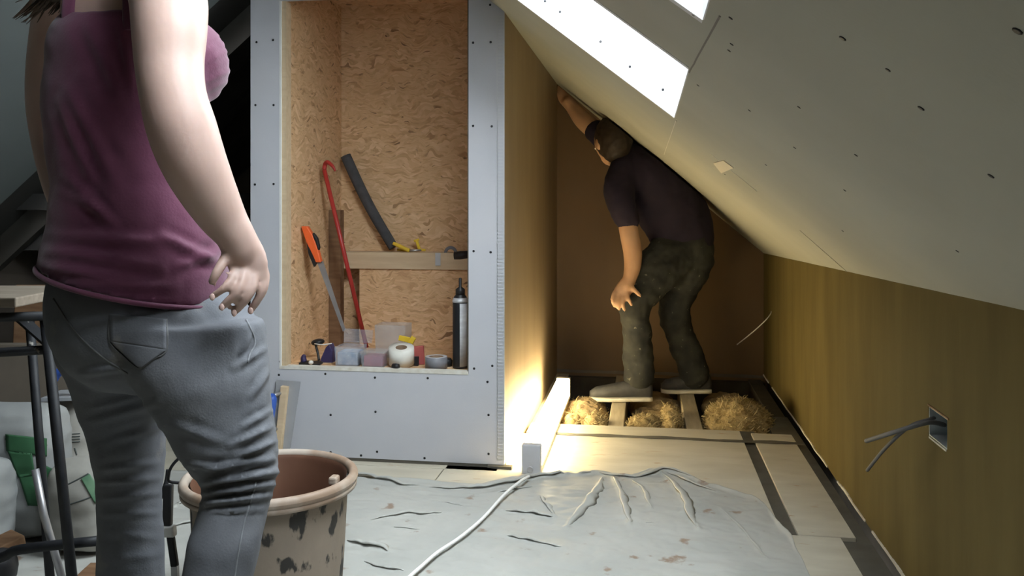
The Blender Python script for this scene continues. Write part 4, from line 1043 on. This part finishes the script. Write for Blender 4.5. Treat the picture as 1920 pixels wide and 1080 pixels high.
# --- vest top
top_rows = dense([(42, 120, 372, 1.475, .100, 4, .0), (70, 106, 386, 1.475, .113, 0, .0), (120, 97, 390, 1.475, .12, 0, 0), (200, 93, 383, 1.475, .12, 0, 0), (260, 98, 374, 1.475, .115, 0, 0), (330, 107, 384, 1.475, .114, 0, 0),
                  (400, 104, 406, 1.475, .124, 3, .004), (450, 99, 420, 1.475, .136, 14, .003), (498, 95, 428, 1.475, .148, 28, .004), (532, 93, 428, 1.475, .152, 38, .005)], 4)
q = MB().loft([rowsec(*r) for r in top_rows], 48)
q.ellipsoid(C(356, 118, 1.51), RIGHT * (69 * 1.51 / F) + UP * -.004, FWD * .075, UP * .080 + RIGHT * .004, 24, 14)
q.ellipsoid(C(330, 128, 1.57), RIGHT * (50 * 1.57 / F), FWD * .06, UP * .075, 20, 12)
me = remesh(q, .0065, 5)
def wrinkle_top(p, n):
    sx = 960 + F * (p - EYE).dot(RIGHT) / (p - EYE).dot(FWD); sy = HORIZON - F * (p.z - HC) / (p - EYE).dot(FWD)
    h = 0.0
    # long diagonal folds down the back
    for (x0, y0, x1, y1, w, a) in [(110, 190, 170, 330, 10, .006), (125, 170, 215, 340, 12, .005), (165, 40, 235, 190, 14, .006), (125, 330, 210, 420, 9, .006), (78, 500, 240, 520, 9, .005), (90, 470, 300, 500, 10, .004),
                                   (95, 440, 330, 455, 10, .004), (230, 60, 250, 180, 10, .005), (120, 360, 190, 400, 8, .005), (300, 440, 420, 500, 9, .006), (330, 500, 420, 470, 8, .005), (150, 530, 330, 538, 9, .004)]:
        ax, ay = sx - x0, sy - y0; bx, by = x1 - x0, y1 - y0; L2 = bx * bx + by * by; t = max(0, min(1, (ax * bx + ay * by) / L2))
        d = math.hypot(ax - bx * t, ay - by * t); e = math.sin(math.pi * min(max((t + .1) / 1.2, 0), 1))
        h += a * math.exp(-(d / w) ** 2) * e - a * .6 * math.exp(-((d - 1.8 * w) / w) ** 2) * e
    if sx > 370 and 60 < sy < 200: h += .0013 * math.sin((sy + (sx - 380) * .5) * .33) * min(1, (sx - 370) / 15)
    h += .004 * nz(Vector((p.x * 9, p.y * 9, p.z * 14))) + .0018 * nz(p * 35)
    return h
displace(me, wrinkle_top)
tree_top = bvh_world(me)
top_o = place(me, 'tank_top', 'tank', wm)
hp_ = []
for k in range(49):
    t = 2 * math.pi * k / 48; c_, u_, w_2, ex = rowsec(531, 93, 428, 1.475, .152, 38, .005); pr = 2.0 / ex; co, si = math.cos(t), math.sin(t)
    hp_.append(c_ + u_ * math.copysign(abs(co) ** pr, co) * 1.012 + w_2 * math.copysign(abs(si) ** pr, si) * 1.012)
MB().tube(hp_, .0042, 8).build('hem', 'tank', top_o)
# shoulder straps
def strap(px):
    pts = [C(*p) for p in px]; P2, _ = spline(pts, [0] * len(pts), 5); q = MB(); secs = []
    for i, p in enumerate(P2):
        t = (P2[min(i + 1, len(P2) - 1)] - P2[max(i - 1, 0)]).normalized(); u = t.cross(FWD) if abs(t.dot(FWD)) < .9 else RIGHT.copy(); u = u.normalized(); w = u.cross(t).normalized()
        secs.append((p, u * .011, w * .003))
    q.loft(secs, 12); return q.build('strap', 'tank', top_o)
strap([(128, 52, 1.39), (128, 10, 1.392), (138, -60, 1.40), (165, -105, 1.43), (190, -112, 1.48), (215, -70, 1.55), (240, 10, 1.58)])
strap([(243, 56, 1.365), (242, 10, 1.372), (246, -60, 1.385), (262, -98, 1.42), (285, -104, 1.47), (310, -60, 1.54), (330, 20, 1.585)])
# --- jeans
dR, dL = 1.43, 1.57
q = MB()
q.loft([rowsec(*r) for r in dense([(470, 112, 412, 1.475, .100, 4, .0), (530, 98, 424, 1.475, .112, 6, .0), (575, 94, 462, 1.475, .124, 0, 0), (610, 99, 480, 1.475, .130, 0, 0), (650, 112, 489, 1.475, .130, 0, 0), (690, 142, 488, 1.48, .118, 0, 0), (722, 185, 470, 1.49, .09, 0, 0)], 4)], 40)
# near leg: bent a little, calf running back towards the viewer
q.loft([rowsec(*r) for r in dense([(600, 220, 488, dR, .10, 0, 0), (650, 225, 497, dR, .115, 0, 0), (700, 248, 501, dR - .01, .112, 0, 0), (750, 284, 502, dR - .01, .105, 0, 0), (800, 316, 512, dR - .01, .098, 0, 0), (850, 346, 518, dR - .01, .09, 0, 0), (885, 374, 519, dR - .01, .080, 0, 0),
                               (915, 384, 513, dR - .02, .072, 0, 0), (950, 376, 503, dR - .03, .070, 0, 0), (1000, 362, 492, dR - .05, .070, 0, 0), (1050, 350, 480, dR - .06, .070, 0, 0), (1100, 340, 466, dR - .07, .067, 0, 0), (1180, 330, 445, dR - .09, .058, 0, 0), (1280, 322, 415, dR - .10, .048, 0, 0), (1370, 318, 408, dR - .10, .046, 0, 0)], 3)], 36)
# far leg
q.loft([rowsec(*r) for r in dense([(600, 112, 300, dL - .04, .10, 0, 0), (650, 116, 306, dL - .03, .11, 0, 0), (700, 140, 310, dL - .02, .108, 0, 0), (750, 156, 306, dL - .01, .100, 0, 0), (800, 173, 303, dL, .092, 0, 0), (850, 184, 302, dL, .084, 0, 0), (900, 190, 299, dL, .072, 0, 0), (950, 190, 297, dL, .068, 0, 0), (1000, 190, 299, dL, .070, 0, 0), (1050, 191, 301, dL, .070, 0, 0),
                               (1100, 190, 304, dL, .066, 0, 0), (1180, 200, 296, dL, .056, 0, 0), (1270, 208, 288, dL, .048, 0, 0), (1320, 208, 288, dL, .046, 0, 0)], 3)], 36)
# right buttock
q.ellipsoid(C(300, 636, 1.395), RIGHT * .095, FWD * .060, UP * .070, 20, 12)
q.ellipsoid(C(190, 630, 1.43), RIGHT * .080, FWD * .06, UP * .068, 20, 12)
me = remesh(q, .0052, 6)
def scr(p):
    d = (p - EYE).dot(FWD); return 960 + F * (p - EYE).dot(RIGHT) / d, HORIZON - F * (p.z - HC) / d
FOLDS = [  # near leg, knee and thigh creases: x0,y0,x1,y1,width,height
    (385, 880, 512, 858, 6, .008), (380, 905, 518, 885, 7, .010), (382, 925, 512, 908, 6, .008), (378, 945, 505, 930, 6, .007), (395, 958, 495, 955, 5, .004), (420, 890, 516, 862, 5, .006), (440, 858, 516, 828, 6, .007), (430, 835, 512, 800, 6, .006), (455, 800, 508, 770, 6, .005),
    (350, 870, 440, 880, 7, .005), (470, 745, 500, 700, 7, .005), (440, 690, 495, 655, 7, .005), (455, 660, 470, 620, 6, .005), (330, 800, 420, 830, 10, .004),
    (190, 880, 300, 868, 7, .006), (186, 905, 300, 898, 6, .006), (188, 935, 300, 925, 6, .005), (190, 965, 300, 962, 7, .004), (175, 790, 300, 755, 8, .004), (200, 830, 305, 800, 8, .005), (160, 770, 255, 745, 7, .004), (150, 700, 235, 690, 8, .004), (195, 1000, 300, 1010, 8, .003), (190, 1050, 300, 1040, 8, .003)]
def wrinkle_jeans(p, n):
    sx, sy = scr(p); h = 0.0; dd = (p - EYE).dot(FWD)
    far = sx < 312 and sy > 730
    for (x0, y0, x1, y1, w, a) in FOLDS:
        if (max(x0, x1) < 312 and sy > 730) != far and sy > 730: continue
        ax, ay = sx - x0, sy - y0; bx, by = x1 - x0, y1 - y0; L2 = bx * bx + by * by; t = max(0, min(1, (ax * bx + ay * by) / L2))
        d = math.hypot(ax - bx * t, ay - by * t); e = math.sin(math.pi * min(max((t + .12) / 1.24, 0), 1))
        w *= .8; a *= (.55 if far else 1.0); h += a * 1.05 * math.exp(-(d / w) ** 2) * e - a * .55 * math.exp(-((d - 1.9 * w) / w) ** 2) * e
    h += .003 * nz(Vector((p.x * 8, p.y * 8, p.z * 18))) + .0012 * nz(p * 40)
    return h
displace(me, wrinkle_jeans)
tree_j = bvh_world(me)
jn = place(me, 'jeans', 'jeans', wm)
# back pocket, seams, fly of stitched lines
project_patch(tree_j, [(205, 588), (312, 598), (312, 656), (206, 640)], .003, 'back_pocket', 'jeans', jn, 14)
project_patch(tree_j, [(206, 640), (312, 656), (264, 690), (258, 688)], .003, 'back_pocket', 'jeans', jn, 14)
for ln in ([(206, 590), (206, 640), (232, 668), (260, 690), (286, 674), (312, 656), (312, 598)], [(262, 682), (286, 667), (308, 650)], [(206, 626), (258, 632), (310, 634)]):
    project_line(tree_j, ln, .0016, 'stitching', 'stitch_dark', jn, 10, .001)
project_line(tree_j, [(480, 905), (470, 940), (458, 980), (448, 1030), (440, 1080), (434, 1140)], .0016, 'side_seam', 'jeans_seam', jn, 10)
project_line(tree_j, [(462, 600), (478, 640), (468, 665), (464, 680)], .0018, 'pocket_seam', 'jeans_seam', jn, 10)
project_line(tree_j, [(100, 560), (140, 620), (190, 668), (240, 700)], .0016, 'seat_seam', 'stitch_dark', jn, 10)
# --- shoes (below the picture) standing on the sheet
for (x0, d0, rot) in ((365, dR - .10, .75), (248, dL, .75)):
    px = {365: 1375, 248: 1318}[x0]
    an = C(x0, px, d0); an.z = foot_z; f_ = (RIGHT * math.sin(rot) + FWD * math.cos(rot)).normalized(); sd = f_.cross(UP)
    secs = []
    for (k, hw, hh) in [(-.075, .022, .03), (-.06, .032, .045), (-.02, .036, .046), (.04, .038, .034), (.09, .044, .027), (.14, .042, .022), (.17, .030, .018), (.182, .012, .012)]:
        secs.append((an + f_ * k + UP * (hh + .012), sd * hw, UP * hh))
    sh_ = MB().loft(secs, 18).build('shoe', 'shoe_dark', wm)
    secs = [(an + f_ * k + UP * (.008), sd * hw, UP * .008, 4) for (k, hw) in [(-.08, .024), (-.06, .036), (0, .038), (.09, .047), (.14, .045), (.175, .032), (.187, .012)]]
    MB().loft(secs, 18).build('sole', 'sole', sh_)
# --- body
q = MB()
q.loft([rowsec(*r) for r in dense([(-128, 165, 300, 1.475, .055, 0, 0), (-105, 140, 335, 1.475, .075, 0, 0), (-60, 118, 362, 1.475, .088, 0, 0), (0, 124, 364, 1.475, .088, 0, 0), (60, 122, 370, 1.475, .096, 0, 0), (200, 112, 366, 1.475, .105, 0, 0), (330, 122, 366, 1.475, .095, 0, 0), (450, 118, 398, 1.475, .10, 0, 0), (560, 118, 430, 1.475, .10, 0, 0), (650, 125, 460, 1.475, .10, 0, 0), (700, 160, 460, 1.48, .08, 0, 0)], 3)], 32)
limb(q, [(395, 700, dR, 90), (425, 870, dR, 55), (430, 960, dR - .03, 45), (405, 1080, dR - .07, 42), (370, 1360, dR - .10, 30)])
limb(q, [(220, 700, dL, 70), (245, 880, dL, 50), (245, 1000, dL, 44), (250, 1310, dL, 30)])
# near arm
limb(q, [(268, -78, 1.40, 62), (300, -40, 1.33, 68), (316, 0, 1.29, 70), (318, 60, 1.27, 67), (318, 120, 1.26, 62), (325, 180, 1.25, 60), (341, 240, 1.25, 63), (362, 300, 1.26, 60), (388, 355, 1.28, 53), (416, 405, 1.30, 44), (440, 440, 1.31, 36), (452, 465, 1.32, 36)], 28, 5)
# far arm, elbow out behind the back
limb(q, [(150, -70, 1.55, 52), (118, 0, 1.62, 46), (98, 100, 1.66, 42), (92, 190, 1.68, 40), (96, 270, 1.67, 33), (110, 340, 1.64, 30), (130, 400, 1.60, 26), (160, 440, 1.6, 22)], 22, 4)
limb(q, [(160, 440, 1.60, 26, .014), (185, 465, 1.60, 32, .013), (205, 485, 1.6, 28, .011)], 16)
# near hand: palm, five curled fingers
DHd = 1.325
limb(q, [(448, 452, DHd, 34, .018), (460, 480, DHd, 38, .017), (467, 502, DHd, 37, .015), (470, 512, DHd, 33, .012)], 20)
FG = [[(492, 500, 1.335, 9.5), (497, 520, 1.330, 9.5), (491, 548, 1.322, 9), (470, 582, 1.325, 7.5)],
      [(474, 505, 1.322, 10), (476, 528, 1.312, 9.5), (465, 556, 1.303, 9), (439, 586, 1.308, 7.5)],
      [(456, 504, 1.315, 10), (455, 527, 1.302, 9.5), (441, 551, 1.292, 9), (416, 575, 1.297, 7.5)],
      [(440, 500, 1.312, 9), (435, 520, 1.298, 8.5), (420, 540, 1.288, 8), (398, 556, 1.292, 6.8)]]
for f_ in FG: limb(q, f_, 14, 4)
limb(q, [(432, 470, 1.31, 12), (418, 492, 1.295, 10.5), (406, 512, 1.285, 9.5), (398, 528, 1.285, 8)], 14, 4)
# neck and head (above the picture), face turned to the right
limb(q, [(235, -105, 1.475, 58), (240, -150, 1.475, 50), (252, -200, 1.48, 52), (258, -235, 1.48, 50)], 20)
HD = C(272, -318, 1.485); fw = (RIGHT * .80 + FWD * .60).normalized(); sdv = fw.cross(UP)
q.ellipsoid(HD, fw * .092, sdv * .074, UP * .108, 28, 18)
q.ellipsoid(HD + fw * .03 - UP * .062, fw * .058, sdv * .052, UP * .055, 20, 12)
me = remesh(q, .0040, 3, .4)
body = place(me, 'body', 'skin', wm)
# finger nails
for f_ in FG:
    x, y, d, r = f_[-1]
    MB().ellipsoid(C(x, y + 1, d - .0065), RIGHT * .0042, FWD * .0014, UP * .0055, 10, 6).build('nail', 'nail', body)
# face
fq = HD + fw * .086
MB().ellipsoid(fq - UP * .02 + fw * .010, fw * .016, sdv * .013, UP * .022, 14, 8).build('nose', 'skin', body)
MB().ellipsoid(fq - UP * .055 - fw * .006, fw * .010, sdv * .022, UP * .008, 14, 8).build('mouth', 'lip', body)
for s_ in (-1, 1):
    MB().ellipsoid(HD + fw * .074 + sdv * .032 * s_ + UP * .002, fw * .012, sdv * .013, UP * .008, 12, 8).build('eye', 'eye_white', body)
    MB().ellipsoid(HD - fw * .005 + sdv * .072 * s_ - UP * .012, fw * .018, sdv * .010, UP * .028, 14, 8).build('ear', 'skin', body)
# hair: cap and long locks hanging behind the far shoulder into the picture
q = MB()
q.ellipsoid(HD - fw * .022 + UP * .018, fw * .094, sdv * .088, UP * .110, 26, 16)
limb(q, [(235, -300, 1.45, 62, .06), (205, -210, 1.43, 55, .05), (170, -130, 1.42, 45, .035), (130, -60, 1.44, 30, .022), (96, -8, 1.47, 20, .014)], 22)
me = remesh(q, .007, 3); displace(me, lambda p, n: .004 * nz(Vector((p.x * 60, p.y * 60, p.z * 6))))
hair = place(me, 'hair', 'hair', wm)
q = MB(); rnd = random.Random(3)
for k in range(46):
    ex, ey = rnd.uniform(22, 130), rnd.uniform(4, 52); ey = min(ey, 12 + (150 - ex) * .30) if ex > 80 else min(ey, 50 - abs(ex - 55) * .5)
    sx, sy = 150 + rnd.uniform(-30, 25), -90 + rnd.uniform(-25, 25); dd = 1.46 + rnd.uniform(-.02, .03)
    P_ = [C(sx, sy, dd), C(sx * .62 + ex * .38 + 4, sy * .5 + ey * .25, dd + .005), C(sx * .25 + ex * .75, sy * .15 + ey * .72, dd + .01), C(ex, ey, dd + .015)]
    q.tube(P_, [.003, .0028, .002, .0005], 5, 4)
o = q.build('hair_wisps', 'hair', hair); o['kind'] = 'stuff'

# ---------------------------------------------------------------- the man stooping under the slope
DM = 4.30
def under_ceiling(me, gap):      # the stooping back, head and hand stop just below the slope
    n = ceil_normal()
    for v in me.vertices:
        k = v.co.z - (zc(v.co.x, v.co.y) - gap)
        if k > 0: v.co += n * (k * -n.z + .15 * gap)
    me.update()
mn = thing('person', 'man in a dark T-shirt and plaster-splashed work trousers stooping under the slope', 'person', cam_pt((1230 - 960) / F * DM, DM, -0.02))
# T-shirt
q = MB()
limb(q, [(1283, 462, 4.34, 56, .13), (1276, 430, 4.33, 62, .14), (1258, 390, 4.32, 66, .15), (1234, 352, 4.31, 66, .16), (1208, 322, 4.31, 58, .165), (1184, 302, 4.32, 40, .12)], 32)
limb(q, [(1172, 318, 4.24, 30), (1160, 350, 4.19, 29), (1166, 385, 4.17, 27), (1176, 412, 4.16, 24)], 20)     # near sleeve
limb(q, [(1200, 300, 4.40, 30), (1170, 280, 4.45, 28), (1140, 262, 4.49, 26), (1118, 246, 4.52, 22)], 20)     # raised sleeve
me = remesh(q, .010, 4); displace(me, lambda p, n: .006 * nz(Vector((p.x * 14, p.y * 14, p.z * 9))) + .003 * nz(p * 40))
under_ceiling(me, .012); place(me, 't_shirt', 'tee', mn)
# trousers
q = MB()
limb(q, [(1278, 446, 4.33, 54, .13), (1284, 480, 4.34, 55, .135), (1284, 508, 4.34, 46, .12)], 28)
limb(q, [(1272, 472, 4.30, 50, .11), (1240, 500, 4.24, 46, .10), (1208, 538, 4.19, 39, .085), (1190, 566, 4.17, 33, .08), (1192, 600, 4.18, 27, .07), (1196, 650, 4.21, 28, .07), (1198, 695, 4.235, 29, .07), (1198, 708, 4.24, 28, .065)], 24)
limb(q, [(1296, 488, 4.40, 42, .10), (1278, 530, 4.38, 36, .09), (1264, 580, 4.37, 30, .08), (1276, 630, 4.39, 27, .07), (1294, 675, 4.40, 28, .07), (1302, 700, 4.40, 28, .065)], 24)
me = remesh(q, .010, 3); displace(me, lambda p, n: .009 * nz(Vector((p.x * 9, p.y * 9, p.z * 22))) + .004 * nz(p * 40))
place(me, 'work_trousers', 'work_trousers', mn)
# body
q = MB()
limb(q, [(1280, 470, 4.33, 44, .10), (1256, 390, 4.32, 52, .12), (1208, 322, 4.31, 46, .12), (1180, 300, 4.31, 26, .06), (1164, 286, 4.30, 23, .055)], 24)
limb(q, [(1174, 400, 4.165, 18), (1180, 440, 4.15, 18), (1186, 470, 4.14, 18), (1186, 500, 4.13, 16), (1180, 524, 4.12, 13), (1174, 538, 4.11, 13)], 18)
limb(q, [(1176, 530, 4.11, 14, .022), (1168, 546, 4.10, 17, .020), (1162, 556, 4.095, 16, .018)], 14)
for k, (x0, y0, x1, y1, x2, y2) in enumerate([(1152, 548, 1148, 562, 1152, 574), (1160, 554, 1158, 568, 1161, 580), (1168, 556, 1168, 570, 1171, 581), (1176, 552, 1180, 564, 1184, 572)]):
    limb(q, [(x0, y0, 4.085, 4.2), (x1, y1, 4.07, 4.0), (x2, y2, 4.075, 3.4)], 10, 3)
limb(q, [(1180, 534, 4.10, 5.0), (1192, 546, 4.085, 4.6), (1200, 554, 4.08, 3.8)], 10, 3)
limb(q, [(1130, 256, 4.5, 19), (1112, 242, 4.53, 18), (1092, 224, 4.57, 17), (1074, 202, 4.61, 13), (1066, 192, 4.62, 12)], 16)
limb(q, [(1068, 195, 4.62, 13, .02), (1060, 184, 4.64, 14, .02), (1055, 176, 4.65, 12, .018)], 12)
for (x1, y1, x2, y2) in [(1048, 170, 1047, 163), (1052, 168, 1052, 160), (1057, 168, 1058, 161), (1062, 170, 1064, 164)]:
    limb(q, [(x1 + 3, y1 + 6, 4.65, 4.2), (x1, y1, 4.66, 4.0), (x2, y2, 4.67, 3.2)], 10, 3)
limb(q, [(1066, 188, 4.63, 4.6), (1072, 180, 4.64, 4.2), (1070, 173, 4.65, 3.5)], 10, 3)
limb(q, [(1262, 484, 4.28, 28), (1215, 535, 4.20, 20), (1192, 570, 4.185, 15), (1197, 650, 4.21, 14), (1198, 715, 4.24, 14)], 14)
limb(q, [(1296, 488, 4.40, 26), (1278, 530, 4.38, 20), (1265, 580, 4.37, 15), (1278, 635, 4.39, 14), (1302, 710, 4.40, 14)], 14)
MH = C(1146, 264, 4.29); mf = (RIGHT * -.38 + FWD * .80 - UP * .42).normalized(); ms = mf.cross(UP).normalized(); mu = ms.cross(mf)
q.ellipsoid(MH, mf * .100, ms * .080, mu * .112, 24, 16)
q.ellipsoid(MH + mf * .03 - mu * .06, mf * .06, ms * .055, mu * .06, 18, 10)
me = remesh(q, .0075, 3, .4)
under_ceiling(me, .016)
mb_ = place(me, 'body', 'skin_man', mn)
MB().ellipsoid(MH + mf * .105 - mu * .02, mf * .016, ms * .013, mu * .022, 12, 8).build('nose', 'skin_man', mb_)
MB().ellipsoid(MH + mf * .092 - mu * .06, mf * .010, ms * .022, mu * .008, 12, 8).build('mouth', 'lip', mb_)
for s_ in (-1, 1):
    MB().ellipsoid(MH + mf * .088 + ms * .034 * s_ + mu * .004, mf * .010, ms * .013, mu * .008, 12, 8).build('eye', 'eye_white', mb_)
    MB().ellipsoid(MH - mf * .000 + ms * .082 * s_ - mu * .022, mf * .018, ms * .012, mu * .032, 14, 8).build('ear', 'skin_man', mb_)
q = MB().ellipsoid(MH - mf * .024 - mu * .004, mf * .104, ms * .091, mu * .124, 24, 16)
q.ellipsoid(MH - mf * .03 - mu * .07, mf * .07, ms * .07, mu * .06, 20, 12)
me = remesh(q, .008, 2); displace(me, lambda p, n: .004 * nz(p * 50))
under_ceiling(me, .010); place(me, 'hair', 'hair_man', mn)
# shoes
def man_shoe(heel_px, toe_px, d, z):
    a = C(*heel_px, d); a.z = z; b2 = C(*toe_px, d); b2.z = z
    f_ = (b2 - a); L = f_.length; f_ = f_.normalized(); sd = f_.cross(UP)
    S = [(0, .030, .035), (.06, .040, .048), (.25, .042, .050), (.45, .044, .040), (.7, .050, .032), (.9, .042, .026), (1.0, .018, .016)]
    s_ = MB().loft([(a + f_ * L * k + UP * (hh + .016), sd * hw, UP * hh) for k, hw, hh in S], 20).build('shoe', 'shoe_dark', mn)
    MB().loft([(a + f_ * L * k + UP * .011, sd * hw * 1.06, UP * .011, 4) for k, hw, hh in S], 20).build('sole', 'sole', s_)
man_shoe((1222, 752), (1106, 728), 4.24, -.020)
man_shoe((1332, 742), (1240, 726), 4.42, -.020)
